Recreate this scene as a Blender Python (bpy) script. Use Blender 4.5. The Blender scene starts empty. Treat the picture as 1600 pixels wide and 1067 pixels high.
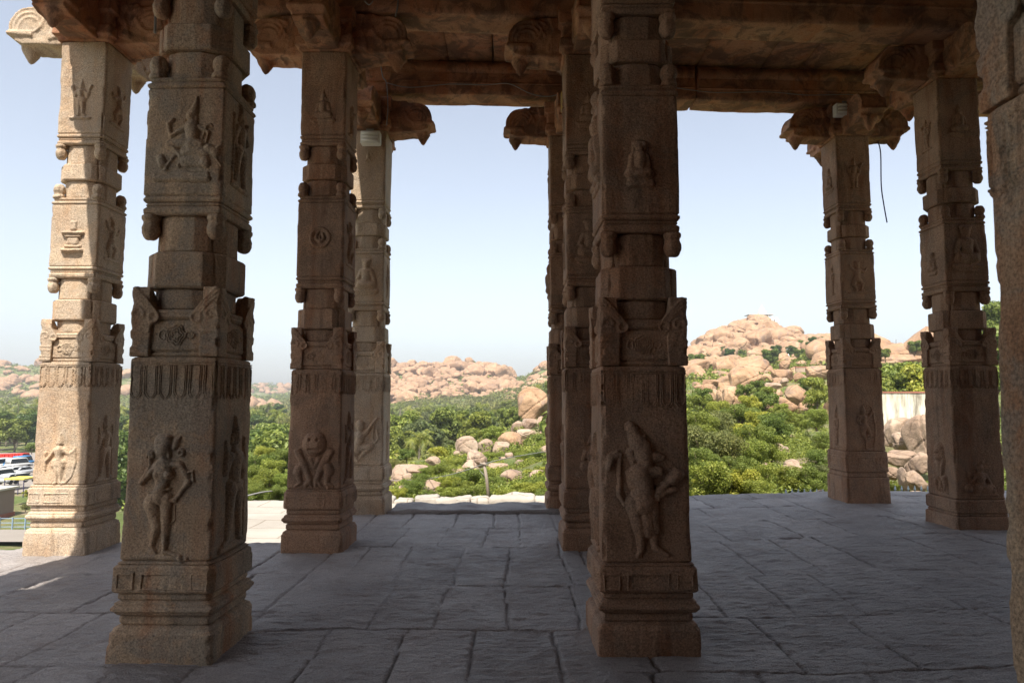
import bpy, bmesh, math, random
import numpy as np
from mathutils import Vector, Matrix

# ---------------------------------------------------------------- camera, sky, sun, exposure
EYE = 1.5
W, H, F = 1600.0, 1067.0, 1067.0
PITCH = math.atan(87.5 / F)
CP, SP = math.cos(PITCH), math.sin(PITCH)
sc = bpy.context.scene
col = sc.collection
cam_d = bpy.data.cameras.new("camera"); cam = bpy.data.objects.new("camera", cam_d); col.objects.link(cam)
cam.location = (0, 0, EYE); cam.rotation_euler = (math.pi / 2 + PITCH, 0, 0)
cam_d.sensor_width = 36; cam_d.lens = 36 * F / W
cam_d.clip_start = 0.05; cam_d.clip_end = 9000
cam_d.dof.use_dof = True; cam_d.dof.focus_distance = 6.0; cam_d.dof.aperture_fstop = 8
sc.camera = cam
sc.view_settings.view_transform = 'Standard'; sc.view_settings.look = 'None'
sc.view_settings.gamma = 1; sc.view_settings.use_curve_mapping = False
sc.view_settings.exposure = 1.78

SUN = Vector((-0.13, -0.60, 1.0)).normalized()          # direction towards the sun
world = bpy.data.worlds.new("World"); sc.world = world; world.use_nodes = True
wn = world.node_tree; wn.nodes.clear()
sky = wn.nodes.new('ShaderNodeTexSky'); sky.sky_type = 'NISHITA'; sky.sun_disc = False
sky.sun_elevation = math.asin(SUN.z); sky.sun_rotation = math.atan2(SUN.x, SUN.y)
sky.air_density = 1.0; sky.dust_density = 1.6; sky.ozone_density = 1.0
bg = wn.nodes.new('ShaderNodeBackground'); bg.inputs[1].default_value = 0.15
wo = wn.nodes.new('ShaderNodeOutputWorld')
hs = wn.nodes.new('ShaderNodeHueSaturation'); hs.inputs['Saturation'].default_value = 0.54; hs.inputs['Value'].default_value = 0.46
wn.links.new(sky.outputs[0], hs.inputs['Color']); wn.links.new(hs.outputs[0], bg.inputs[0]); wn.links.new(bg.outputs[0], wo.inputs[0])
sun_d = bpy.data.lights.new("sun", 'SUN'); sun_d.energy = 2.6; sun_d.angle = math.radians(0.53)
sun_d.color = (1.0, 0.94, 0.84)
sun_o = bpy.data.objects.new("sun", sun_d); col.objects.link(sun_o)
sun_o.rotation_euler = SUN.to_track_quat('Z', 'Y').to_euler(); sun_o.location = (-10, -30, 60)

def ray(px, py):
    u = px - 800.0; v = 533.5 - py
    y = F * CP - v * SP; z = F * SP + v * CP
    return u / y, z / y
def at(px, py, Y):
    a, b = ray(px, py)
    return Vector((a * Y, Y, EYE + b * Y))

# ---------------------------------------------------------------- numpy noise
def _hash(ix, iy, iz, seed):
    h = (ix * 374761393 + iy * 668265263 + iz * 2147483647 + seed * 974634777) & 0xffffffff
    h = ((h ^ (h >> 13)) * 1274126177) & 0xffffffff
    h = h ^ (h >> 16)
    return (h & 0xffff) / 65535.0
def vnoise(p, scale=1.0, seed=0):
    q = np.asarray(p, dtype=np.float64) * scale
    i = np.floor(q).astype(np.int64); f = q - i; f = f * f * (3 - 2 * f)
    r = 0
    for dx in (0, 1):
        wx = f[..., 0] if dx else 1 - f[..., 0]
        for dy in (0, 1):
            wy = f[..., 1] if dy else 1 - f[..., 1]
            for dz in (0, 1):
                wz = f[..., 2] if dz else 1 - f[..., 2]
                r = r + wx * wy * wz * _hash(i[..., 0] + dx, i[..., 1] + dy, i[..., 2] + dz, seed)
    return r * 2 - 1
def fbm(p, scale=1.0, octv=3, seed=0, gain=0.5):
    a = 1.0; s = 0
    for k in range(octv):
        s = s + a * vnoise(p, scale * 2 ** k, seed + k * 17); a *= gain
    return s

# ---------------------------------------------------------------- object helpers
def tag(o, label=None, cat=None, group=None, kind=None):
    if label: o['label'] = label
    if cat: o['category'] = cat
    if group: o['group'] = group
    if kind: o['kind'] = kind
    elif cat: o['kind'] = 'thing'
    return o
def mk(name, me, parent=None, loc=None, rz=None):
    o = bpy.data.objects.new(name, me); col.objects.link(o)
    if parent: o.parent = parent
    if loc is not None: o.location = loc
    if rz is not None: o.rotation_euler = (0, 0, rz)
    return o
def empty(name, loc, rz=0.0):
    return mk(name, None, None, loc, rz)
def mesh(name, v, f, mat=None, smooth=True):
    me = bpy.data.meshes.new(name)
    v = np.asarray(v, dtype=np.float32); f = np.asarray(f, dtype=np.int32)
    n = f.shape[1]
    me.vertices.add(len(v)); me.vertices.foreach_set('co', v.ravel())
    me.loops.add(f.size); me.loops.foreach_set('vertex_index', f.ravel())
    me.polygons.add(len(f)); me.polygons.foreach_set('loop_start', np.arange(0, f.size, n, dtype=np.int32))
    me.update(calc_edges=True); me.validate()
    if smooth: me.polygons.foreach_set('use_smooth', np.ones(len(me.polygons), dtype=bool))
    if mat: me.materials.append(mat)
    return me
def from_bm(name, bm, mat=None, smooth=False):
    me = bpy.data.meshes.new(name); bmesh.ops.recalc_face_normals(bm, faces=bm.faces)
    bm.to_mesh(me); bm.free()
    if smooth:
        for p in me.polygons: p.use_smooth = True
    if mat: me.materials.append(mat)
    return me
def grid_faces(nr, nc, wrap=False):
    r = np.arange(nr - 1)[:, None]; c = np.arange(nc if wrap else nc - 1)[None, :]
    c2 = (c + 1) % nc
    a = r * nc + c; b = r * nc + c2; d = (r + 1) * nc + c; e = (r + 1) * nc + c2
    return np.stack([a, b, e, d], -1).reshape(-1, 4)
def bm_box(bm, x0, x1, y0, y1, z0, z1, bevel=0.0):
    r = bmesh.ops.create_cube(bm, size=1.0)
    for v in r['verts']:
        v.co = Vector(((x0 + x1) / 2 + v.co.x * (x1 - x0), (y0 + y1) / 2 + v.co.y * (y1 - y0), (z0 + z1) / 2 + v.co.z * (z1 - z0)))
    if bevel:
        es = set(e for v in r['verts'] for e in v.link_edges)
        bmesh.ops.bevel(bm, geom=list(es), offset=bevel, segments=2, affect='EDGES')
    return r['verts']
def bm_tube(bm, pts, r, seg=8, closed=False):
    pts = [Vector(p) for p in pts]; rings = []
    n = len(pts)
    rr = r if isinstance(r, (list, tuple)) else [r] * n
    for i, p in enumerate(pts):
        if closed: t = pts[(i + 1) % n] - pts[i - 1]
        else: t = pts[min(i + 1, n - 1)] - pts[max(i - 1, 0)]
        if t.length < 1e-9: t = Vector((0, 0, 1))
        t.normalize()
        a = Vector((0, 0, 1)) if abs(t.z) < 0.9 else Vector((1, 0, 0))
        x = t.cross(a).normalized(); y = t.cross(x)
        rings.append([bm.verts.new(p + (x * math.cos(2 * math.pi * k / seg) + y * math.sin(2 * math.pi * k / seg)) * rr[i]) for k in range(seg)])
    for i in range(n if closed else n - 1):
        A, B = rings[i], rings[(i + 1) % n]
        for k in range(seg): bm.faces.new((A[k], A[(k + 1) % seg], B[(k + 1) % seg], B[k]))
    if not closed:
        bm.faces.new(rings[0][::-1]); bm.faces.new(rings[-1])
def bm_prism(bm, poly, t0, t1, M):
    """poly in (a,b); extruded along t; M maps (a,t,b) -> world"""
    A = [bm.verts.new(M @ Vector((p[0], t0, p[1]))) for p in poly]
    B = [bm.verts.new(M @ Vector((p[0], t1, p[1]))) for p in poly]
    n = len(poly)
    bm.faces.new(A); bm.faces.new(B[::-1])
    for i in range(n): bm.faces.new((A[i], B[i], B[(i + 1) % n], A[(i + 1) % n]))
def bm_lathe(bm, prof, c, seg=12, M=None, rot=0.0):
    M = M or Matrix()
    rings = []
    for r, z in prof:
        rings.append([bm.verts.new(M @ (Vector(c) + Vector((r * math.cos(rot + 2 * math.pi * k / seg), r * math.sin(rot + 2 * math.pi * k / seg), z)))) for k in range(seg)])
    for A, B in zip(rings[:-1], rings[1:]):
        for k in range(seg): bm.faces.new((A[k], A[(k + 1) % seg], B[(k + 1) % seg], B[k]))
    bm.faces.new(rings[0][::-1]); bm.faces.new(rings[-1])
def stoned(name, bm, voxel, mat, amp=0.006, scale=9.0, seed=1):
    """fuse overlapping solids into one worn stone surface"""
    bmesh.ops.recalc_face_normals(bm, faces=bm.faces)
    me = bpy.data.meshes.new(name); bm.to_mesh(me); bm.free()
    o = bpy.data.objects.new('tmp', me); col.objects.link(o)
    m = o.modifiers.new('r', 'REMESH'); m.mode = 'VOXEL'; m.voxel_size = voxel; m.use_smooth_shade = True
    s = o.modifiers.new('s', 'SMOOTH'); s.factor = 0.5; s.iterations = 1
    dg = bpy.context.evaluated_depsgraph_get(); ev = o.evaluated_get(dg)
    me2 = bpy.data.meshes.new_from_object(ev); me2.name = name
    bpy.data.objects.remove(o); bpy.data.meshes.remove(me)
    n = len(me2.vertices); co = np.empty(n * 3, np.float32); me2.vertices.foreach_get('co', co)
    no = np.empty(n * 3, np.float32); me2.vertices.foreach_get('normal', no)
    co = co.reshape(-1, 3); no = no.reshape(-1, 3)
    co = co + no * (fbm(co, scale, 3, seed) * amp)[:, None]
    me2.vertices.foreach_set('co', co.astype(np.float32).ravel()); me2.update()
    me2.materials.clear(); me2.materials.append(mat)
    for p in me2.polygons: p.use_smooth = True
    return me2

# ---------------------------------------------------------------- materials
class NT:
    def __init__(s, name):
        s.m = bpy.data.materials.new(name); s.m.use_nodes = True; s.t = s.m.node_tree; s.t.nodes.clear()
        s.out = s.n('ShaderNodeOutputMaterial'); s.b = s.n('ShaderNodeBsdfPrincipled')
        s.l(s.b.outputs[0], s.out.inputs[0]); s.b.inputs['Specular IOR Level'].default_value = 0.3
    def n(s, t, **k):
        x = s.t.nodes.new(t)
        for a, b in k.items(): setattr(x, a, b)
        return x
    def l(s, a, b): s.t.links.new(a, b)
    def coord(s, kind='Object', scale=None):
        c = s.n('ShaderNodeTexCoord').outputs[kind]
        if scale:
            mp = s.n('ShaderNodeMapping'); mp.inputs['Scale'].default_value = scale; s.l(c, mp.inputs[0]); c = mp.outputs[0]
        return c
    def pos(s, scale=None):
        c = s.n('ShaderNodeNewGeometry').outputs['Position']
        if scale:
            mp = s.n('ShaderNodeMapping'); mp.inputs['Scale'].default_value = scale; s.l(c, mp.inputs[0]); c = mp.outputs[0]
        return c
    def noise(s, co, scale, detail=4, rough=0.55, dist=0.0):
        x = s.n('ShaderNodeTexNoise'); x.inputs['Scale'].default_value = scale; x.inputs['Detail'].default_value = detail
        x.inputs['Roughness'].default_value = rough; x.inputs['Distortion'].default_value = dist
        s.l(co, x.inputs['Vector']); return x.outputs['Fac']
    def vor(s, co, scale, feature='F1', out='Distance'):
        x = s.n('ShaderNodeTexVoronoi'); x.feature = feature; x.inputs['Scale'].default_value = scale
        s.l(co, x.inputs['Vector']); return x.outputs[out]
    def ramp(s, fac, stops):
        r = s.n('ShaderNodeValToRGB'); e = r.color_ramp.elements
        while len(e) < len(stops): e.new(0.5)
        for k, (p, c) in enumerate(stops):
            e[k].position = p; e[k].color = (c[0], c[1], c[2], 1) if not isinstance(c, (int, float)) else (c, c, c, 1)
        s.l(fac, r.inputs[0]); return r.outputs[0]
    def mix(s, fac, a, b, mode='MIX'):
        x = s.n('ShaderNodeMix'); x.data_type = 'RGBA'; x.blend_type = mode
        for i, v in ((0, fac), (6, a), (7, b)):
            if isinstance(v, (int, float)): x.inputs[i].default_value = v if i == 0 else (v, v, v, 1)
            elif isinstance(v, tuple): x.inputs[i].default_value = (*v, 1)
            else: s.l(v, x.inputs[i])
        return x.outputs[2]
    def math(s, op, a, b=0.0):
        x = s.n('ShaderNodeMath'); x.operation = op
        for i, v in ((0, a), (1, b)):
            if isinstance(v, (int, float)): x.inputs[i].default_value = v
            else: s.l(v, x.inputs[i])
        return x.outputs[0]
    def bump(s, h, strength, dist, nrm=None):
        x = s.n('ShaderNodeBump'); x.inputs['Strength'].default_value = strength; x.inputs['Distance'].default_value = dist
        s.l(h, x.inputs['Height'])
        if nrm is not None: s.l(nrm, x.inputs['Normal'])
        return x.outputs[0]
    def fin(s, color=None, rough=None, nrm=None):
        if color is not None:
            if isinstance(color, tuple): s.b.inputs['Base Color'].default_value = (*color, 1)
            else: s.l(color, s.b.inputs['Base Color'])
        if rough is not None:
            if isinstance(rough, (int, float)): s.b.inputs['Roughness'].default_value = rough
            else: s.l(rough, s.b.inputs['Roughness'])
        if nrm is not None: s.l(nrm, s.b.inputs['Normal'])
        return s.m

def granite(name, c0, c1, c2, grey, stain, stain_amt=0.5, grey_amt=0.5, grain=1.0):
    t = NT(name); p = t.pos()
    big = t.noise(p, 1.6, 5, 0.6, 0.3)
    base = t.ramp(big, [(0.3, c0), (0.5, c1), (0.72, c2)])
    sv = t.noise(t.pos((3.0, 3.0, 0.45)), 1.4, 5, 0.6, 0.5)            # water stains run down the stone
    sm = t.ramp(sv, [(0.50, 0.0), (0.66, stain_amt)])
    base = t.mix(sm, base, stain)
    g = t.noise(p, 3.3, 6, 0.7, 0.8)
    gm = t.ramp(g, [(0.47, 0.0), (0.57, grey_amt)])
    base = t.mix(gm, base, grey)
    lo = t.ramp(t.noise(p, 0.75, 4, 0.6, 0.6), [(0.3, 0.72), (0.5, 1.0), (0.7, 1.2)])
    base = t.mix(0.9, base, lo, 'MULTIPLY')
    dk = t.ramp(t.noise(t.pos((5.0, 5.0, 0.7)), 1.1, 6, 0.75, 0.8), [(0.56, 1.0), (0.70, 0.5)])
    base = t.mix(0.8, base, dk, 'MULTIPLY')
    sp = t.noise(p, 95, 3, 0.7)
    sp2 = t.ramp(sp, [(0.34, 0.5), (0.5, 1.0), (0.66, 1.45)])
    base = t.mix(0.8 * grain, base, sp2, 'MULTIPLY')
    sp3 = t.ramp(t.vor(p, 120), [(0.08, 0.35), (0.3, 1.0)])
    base = t.mix(0.55 * grain, base, sp3, 'MULTIPLY')
    h1 = t.noise(p, 70, 4, 0.7)
    h2 = t.noise(p, 14, 4, 0.6)
    n = t.bump(h2, 0.5, 0.02); n = t.bump(h1, 0.9, 0.008, n)
    return t.fin(base, 0.85, n)

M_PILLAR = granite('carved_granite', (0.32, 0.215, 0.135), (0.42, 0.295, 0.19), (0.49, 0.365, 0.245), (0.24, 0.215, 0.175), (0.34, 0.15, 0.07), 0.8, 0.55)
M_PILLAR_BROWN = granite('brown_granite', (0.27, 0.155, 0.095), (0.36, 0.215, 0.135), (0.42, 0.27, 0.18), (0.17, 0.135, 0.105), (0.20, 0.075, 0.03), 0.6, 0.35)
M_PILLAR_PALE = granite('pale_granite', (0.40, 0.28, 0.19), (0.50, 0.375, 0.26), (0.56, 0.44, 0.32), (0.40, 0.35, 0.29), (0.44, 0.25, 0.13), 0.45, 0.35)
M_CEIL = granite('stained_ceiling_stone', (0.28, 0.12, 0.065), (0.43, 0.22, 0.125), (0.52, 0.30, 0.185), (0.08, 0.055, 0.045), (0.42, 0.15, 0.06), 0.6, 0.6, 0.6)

def floor_mat():
    t = NT('floor_granite'); p = t.pos()
    at_ = t.n('ShaderNodeAttribute'); at_.attribute_name = 'tint'
    big = t.noise(p, 1.3, 5, 0.6)
    base = t.ramp(big, [(0.3, (0.325, 0.29, 0.275)), (0.7, (0.48, 0.435, 0.41))])
    base = t.mix(0.75, base, t.ramp(at_.outputs['Fac'], [(0.0, 0.68), (1.0, 1.22)]), 'MULTIPLY')
    st = t.ramp(t.noise(p, 2.1, 6, 0.7, 1.0), [(0.5, 0.0), (0.7, 0.4)])
    base = t.mix(st, base, (0.24, 0.17, 0.13))
    sp = t.ramp(t.noise(p, 110, 3, 0.75), [(0.33, 0.55), (0.5, 1.0), (0.68, 1.4)])
    base = t.mix(0.7, base, sp, 'MULTIPLY')
    j = t.n('ShaderNodeAttribute'); j.attribute_name = 'joint'
    base = t.mix(j.outputs['Fac'], base, (0.13, 0.095, 0.075))
    h = t.noise(t.pos((0.55, 1.5, 1)), 16, 6, 0.68, 0.4)
    h2 = t.noise(p, 90, 3, 0.7)
    n = t.bump(h, 1.0, 0.032); n = t.bump(h2, 1.0, 0.012, n)
    r = t.ramp(t.noise(p, 4, 4, 0.6), [(0.3, 0.46), (0.7, 0.66)])
    t.b.inputs['Specular IOR Level'].default_value = 0.5
    return t.fin(base, r, n)
M_FLOOR = floor_mat()

def court_mat():
    t = NT('courtyard_paving'); p = t.pos()
    base = t.ramp(t.noise(p, 0.9, 5), [(0.3, (0.33, 0.295, 0.25)), (0.7, (0.43, 0.39, 0.335))])
    b = t.n('ShaderNodeTexBrick'); b.inputs['Scale'].default_value = 1.0; b.inputs['Mortar Size'].default_value = 0.02
    b.inputs['Brick Width'].default_value = 1.7; b.inputs['Row Height'].default_value = 0.9
    b.inputs['Color1'].default_value = (1, 1, 1, 1); b.inputs['Color2'].default_value = (0.85, 0.85, 0.85, 1); b.inputs['Mortar'].default_value = (0.5, 0.45, 0.4, 1)
    t.l(p, b.inputs['Vector'])
    base = t.mix(0.8, base, b.outputs[0], 'MULTIPLY')
    n = t.bump(t.noise(p, 9, 5, 0.6), 0.5, 0.03)
    return t.fin(base, 0.85, n)
M_COURT = court_mat()

def rock_mat(name, a, b, c, sc_=0.25):
    t = NT(name); p = t.pos(); oi = t.n('ShaderNodeObjectInfo')
    base = t.ramp(t.noise(p, sc_, 6, 0.62, 0.3), [(0.3, a), (0.5, b), (0.72, c)])
    base = t.mix(0.5, base, t.ramp(oi.outputs['Random'], [(0, (0.72, 0.68, 0.66)), (0.5, (1.0, 0.98, 0.95)), (1, (1.2, 1.18, 1.12))]), 'MULTIPLY')
    st = t.ramp(t.noise(t.pos((1, 1, 0.3)), sc_ * 2.5, 6, 0.7, 0.6), [(0.52, 0.0), (0.66, 0.75)])
    base = t.mix(st, base, (0.20, 0.15, 0.125))
    pale = t.ramp(t.noise(p, sc_ * 1.7, 5, 0.6, 1.0), [(0.6, 0.0), (0.72, 0.6)])
    base = t.mix(pale, base, (0.42, 0.32, 0.24))
    cr = t.ramp(t.vor(t.pos((1, 1, 1.6)), sc_ * 0.9, 'DISTANCE_TO_EDGE'), [(0.0, 0.45), (0.025, 1.0)])
    base = t.mix(0.6, base, cr, 'MULTIPLY')
    n = t.bump(t.noise(p, sc_ * 8, 6, 0.7), 0.7, 0.25 / sc_ * 0.25)
    return t.fin(base, 0.9, n)
M_ROCK = rock_mat('pink_granite_boulder', (0.27, 0.16, 0.095), (0.37, 0.232, 0.14), (0.44, 0.30, 0.19), 0.22)
M_ROCKN = rock_mat('tan_granite_boulder', (0.27, 0.185, 0.13), (0.36, 0.26, 0.19), (0.42, 0.33, 0.25), 0.7)

def leaf_mat(name, a, b, c, trans=0.35):
    t = NT(name); p = t.pos(); oi = t.n('ShaderNodeObjectInfo')
    f = t.noise(p, 0.8, 3)
    geo = t.n('ShaderNodeNewGeometry')
    f2 = t.math('ADD', t.math('MULTIPLY', f, 0.5), t.math('MULTIPLY', geo.outputs['Random Per Island'], 0.5))
    base = t.ramp(f2, [(0.25, a), (0.5, b), (0.78, c)])
    base = t.mix(0.85, base, t.ramp(oi.outputs['Random'], [(0, (0.75, 0.85, 0.8)), (0.5, (1, 1, 1)), (1, (1.35, 1.18, 0.9))]), 'MULTIPLY')
    t.fin(base, 0.5)
    tr = t.n('ShaderNodeBsdfTranslucent'); t.l(base, tr.inputs[0])
    ms = t.n('ShaderNodeMixShader'); ms.inputs[0].default_value = trans
    t.l(t.b.outputs[0], ms.inputs[1]); t.l(tr.outputs[0], ms.inputs[2]); t.l(ms.outputs[0], t.out.inputs[0])
    return t.m
M_LEAF = leaf_mat('green_leaves', (0.085, 0.12, 0.024), (0.165, 0.21, 0.04), (0.27, 0.31, 0.07))
M_LEAFD = leaf_mat('dark_leaves', (0.045, 0.085, 0.02), (0.08, 0.13, 0.03), (0.13, 0.18, 0.045))
M_LEAFY = leaf_mat('yellow_green_leaves', (0.15, 0.19, 0.03), (0.26, 0.30, 0.05), (0.38, 0.39, 0.085))
M_LEAFO = leaf_mat('olive_leaves', (0.09, 0.11, 0.038), (0.15, 0.175, 0.06), (0.24, 0.25, 0.09))
M_PALM = leaf_mat('palm_fronds', (0.09, 0.12, 0.02), (0.16, 0.19, 0.035), (0.26, 0.27, 0.07), 0.25)
def simple(name, c, rough=0.6, metal=0.0, var=0.15, scale=6.0, bump=0.0):
    t = NT(name); p = t.pos()
    k = 1 - var
    base = t.mix(t.noise(p, scale, 4), tuple(x * k for x in c), tuple(min(1, x * (1 + var)) for x in c))
    t.b.inputs['Metallic'].default_value = metal
    return t.fin(base, rough, t.bump(t.noise(p, scale * 4, 4), bump, 0.01) if bump else None)
M_BARK = simple('bark', (0.16, 0.12, 0.09), 0.9, 0, 0.4, 5, 0.6)
M_PBARK = simple('palm_bark', (0.26, 0.22, 0.17), 0.9, 0, 0.4, 3, 0.6)
M_WHITE = simple('white_paint', (0.75, 0.74, 0.7), 0.6, 0, 0.08, 3)
M_YELL = simple('yellow_casing', (0.6, 0.42, 0.12), 0.5)
M_WIRE = simple('grey_cable', (0.23, 0.22, 0.21), 0.6)
M_DWIRE = simple('violet_cable', (0.05, 0.04, 0.09), 0.6)
M_FENCE = simple('pale_metal_fence', (0.42, 0.48, 0.5), 0.5, 0.3, 0.2)
M_BFENCE = simple('blue_grey_fence', (0.22, 0.30, 0.38), 0.6)
M_CONC = simple('weathered_concrete', (0.5, 0.47, 0.41), 0.9, 0, 0.2, 2, 0.4)
M_BRICK = simple('red_coping', (0.32, 0.13, 0.09), 0.85, 0, 0.25, 2)
M_WOOD = simple('grey_timber', (0.27, 0.22, 0.175), 0.9, 0, 0.25, 4, 0.4)
M_GLASS = simple('dark_window_glass', (0.03, 0.04, 0.05), 0.1)
M_TYRE = simple('tyre_rubber', (0.02, 0.02, 0.02), 0.9)
M_ROAD = simple('dusty_road', (0.25, 0.22, 0.19), 0.9, 0, 0.15, 0.4)
def wall_mat():
    t = NT('limewashed_wall'); p = t.pos()
    base = t.ramp(t.noise(p, 0.5, 5), [(0.3, (0.62, 0.57, 0.44)), (0.7, (0.74, 0.70, 0.58))])
    st = t.ramp(t.noise(t.pos((2.2, 1, 0.28)), 0.8, 6, 0.7), [(0.47, 0.0), (0.62, 0.9)])
    return t.fin(t.mix(st, base, (0.2, 0.17, 0.13)), 0.9)
M_WALL = wall_mat()
def corr_mat():
    t = NT('corrugated_sheet'); p = t.pos()
    w = t.n('ShaderNodeTexWave'); w.inputs['Scale'].default_value = 1.6; w.bands_direction = 'X'; t.l(p, w.inputs[0])
    base = t.mix(t.noise(p, 0.6, 4), (0.20, 0.145, 0.125), (0.30, 0.24, 0.215))
    return t.fin(base, 0.6, t.bump(w.outputs['Fac'], 1.0, 0.1))
M_CORR = corr_mat()
def terrain_mat():
    t = NT('scrubby_ground'); p = t.pos()
    a = t.noise(p, 0.12, 8, 0.7, 0.5)
    base = t.ramp(a, [(0.32, (0.07, 0.10, 0.025)), (0.46, (0.12, 0.155, 0.04)), (0.55, (0.20, 0.185, 0.085)), (0.64, (0.32, 0.235, 0.16))])
    fine = t.ramp(t.noise(p, 3.0, 6, 0.75), [(0.3, 0.6), (0.7, 1.35)])
    base = t.mix(0.8, base, fine, 'MULTIPLY')
    return t.fin(base, 0.95, t.bump(t.noise(p, 1.2, 8, 0.75), 1.0, 0.4))
M_TERR = terrain_mat()

# ---------------------------------------------------------------- platform floor
def build_floor():
    x = np.arange(-7.6, 8.2, 0.0155); ys = []
    y = 0.6
    while y < 10.72:
        ys.append(y); y += 0.03 if y < 3.3 else max(0.010, y * y / 1100 * 0.62)
    y = np.array(ys); X, Y = np.meshgrid(x, y)
    P = np.stack([X, Y, 0 * X], -1)
    wob = fbm(P, .9, 3, 5) * 0.035 + fbm(P, 9, 2, 8) * 0.008
    wob2 = fbm(P, .9, 3, 25) * 0.035 + fbm(P, 9, 2, 28) * 0.008
    Xw = X + wob; Yw = Y + wob2
    rng = random.Random(4)
    rows = [-1, 1.2, 2.6, 3.62, 4.56, 5.62, 7.02, 8.05, 9.04, 9.72, 10.3, 11.5]
    cen = {3: [-1.17, -0.67, -0.235, 0.265], 4: [-0.95, -0.5, -0.02, 0.46], 5: [-1.41, -0.98, -0.47, -0.02, 0.5], 6: [-1.2, -0.75, -0.3, 0.05, 0.5], 7: [-1.3, -0.72, -0.25, 0.06, 0.5], 8: [-1.62, 0.53]}
    # lateral joints fall differently in the left, middle and right bays
    shift = np.where(X < -1.65, 0.37, np.where(X > 0.62, 0.24 + 0.03 * (X - 0.6), 0.0))
    Yr = Yw - shift
    dj = np.full(X.shape, 9.0); sid = np.zeros(X.shape); tint = np.zeros(X.shape); hh = np.zeros(X.shape)
    for k in range(len(rows) - 1):
        m = (Yr >= rows[k]) & (Yr < rows[k + 1])
        if not m.any(): continue
        c = list(cen.get(k, [-1.3, -0.8, -0.3, 0.2]))
        xx = -1.75
        while xx > -8: c.append(xx); xx -= rng.uniform(0.42, 0.85)
        xx = 0.66 + rng.uniform(0, 0.15)
        while xx < 9: c.append(xx); xx += rng.uniform(0.45, 0.95)
        c = np.array(sorted(c)); xv = Xw[m]
        i = np.searchsorted(c, xv); lo = c[np.clip(i - 1, 0, len(c) - 1)]; hi = c[np.clip(i, 0, len(c) - 1)]
        d = np.minimum(np.abs(xv - lo), np.abs(hi - xv))
        d2 = np.minimum(Yr[m] - rows[k], rows[k + 1] - Yr[m])
        dj[m] = np.minimum(d, d2 * 1.15)
        q = np.stack([i * 7.3 + 3.1, np.full(i.shape, k * 5.7 + 1.3), 0 * i + 0.5], -1)
        tint[m] = vnoise(q, 1.0, 9) * 0.5 + 0.5
        hh[m] = vnoise(q, 1.0, 31) * 0.005 + vnoise(q, 1, 41) * 0.006 * (xv - (lo + hi) / 2)
    jw = 0.005 + 0.008 * (vnoise(P, 1.5, 77) * 0.5 + 0.5)
    j = np.clip((jw - dj) / 0.008 + 0.5, 0, 1)
    edge = np.clip((0.03 - dj) / 0.03, 0, 1) ** 2
    depth = 0.004 + 0.011 * np.clip(vnoise(P, 0.9, 61) * 2.2 - 0.1, 0, 1)
    Ps = P * np.array([0.6, 1.5, 1])
    rough = fbm(Ps, 9, 4, 11, 0.7) * 0.0048 + np.abs(fbm(Ps, 20, 2, 15)) * -0.004 + fbm(P, 1.7, 2, 12) * 0.005
    base = np.interp(X, [-8, 2, 4.5, 8], [0, 0, 0.075, 0.09])
    Z = base + hh + rough - edge * 0.002 - j * depth
    # outline of the platform: left bay stops behind the second row, right part runs on
    ymax = np.interp(X, [-9, -4.95, -4.9, -2.42, -2.38, 0.62, 0.66, 9], [6.95, 6.95, 7.32, 7.32, 9.06, 9.06, 10.62, 10.62]) + fbm(P * np.array([1, 0, 0]), 2.2, 3, 71) * 0.05
    Z = np.where(Y > ymax, -1.4, Z)
    dist = ymax - Y
    Z = Z - np.where((dist > 0) & (dist < 0.06), (1 - dist / 0.06) ** 2 * 0.04, 0)
    V = np.stack([X, Y, Z], -1).reshape(-1, 3)
    f = grid_faces(len(y), len(x))
    zf = V[f][:, :, 2]
    f = f[zf.max(1) > -1.3]
    me = mesh('stone_floor', V, f, M_FLOOR)
    a = me.attributes.new('tint', 'FLOAT', 'POINT'); a.data.foreach_set('value', tint.ravel().astype(np.float32))
    a = me.attributes.new('joint', 'FLOAT', 'POINT')
    a.data.foreach_set('value', (j * np.clip(0.6 + vnoise(P, 1.3, 91), 0.1, 0.95)).ravel().astype(np.float32))
    tag(mk('floor', me), kind='structure')
    # floor behind the viewer
    me = mesh('floor_back', [(-9, -9, 0), (9, -9, 0), (9, .62, 0), (-9, .62, 0)], [(0, 1, 2, 3)], M_FLOOR, False)
    tag(mk('floor', me), kind='structure')
build_floor()

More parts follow.
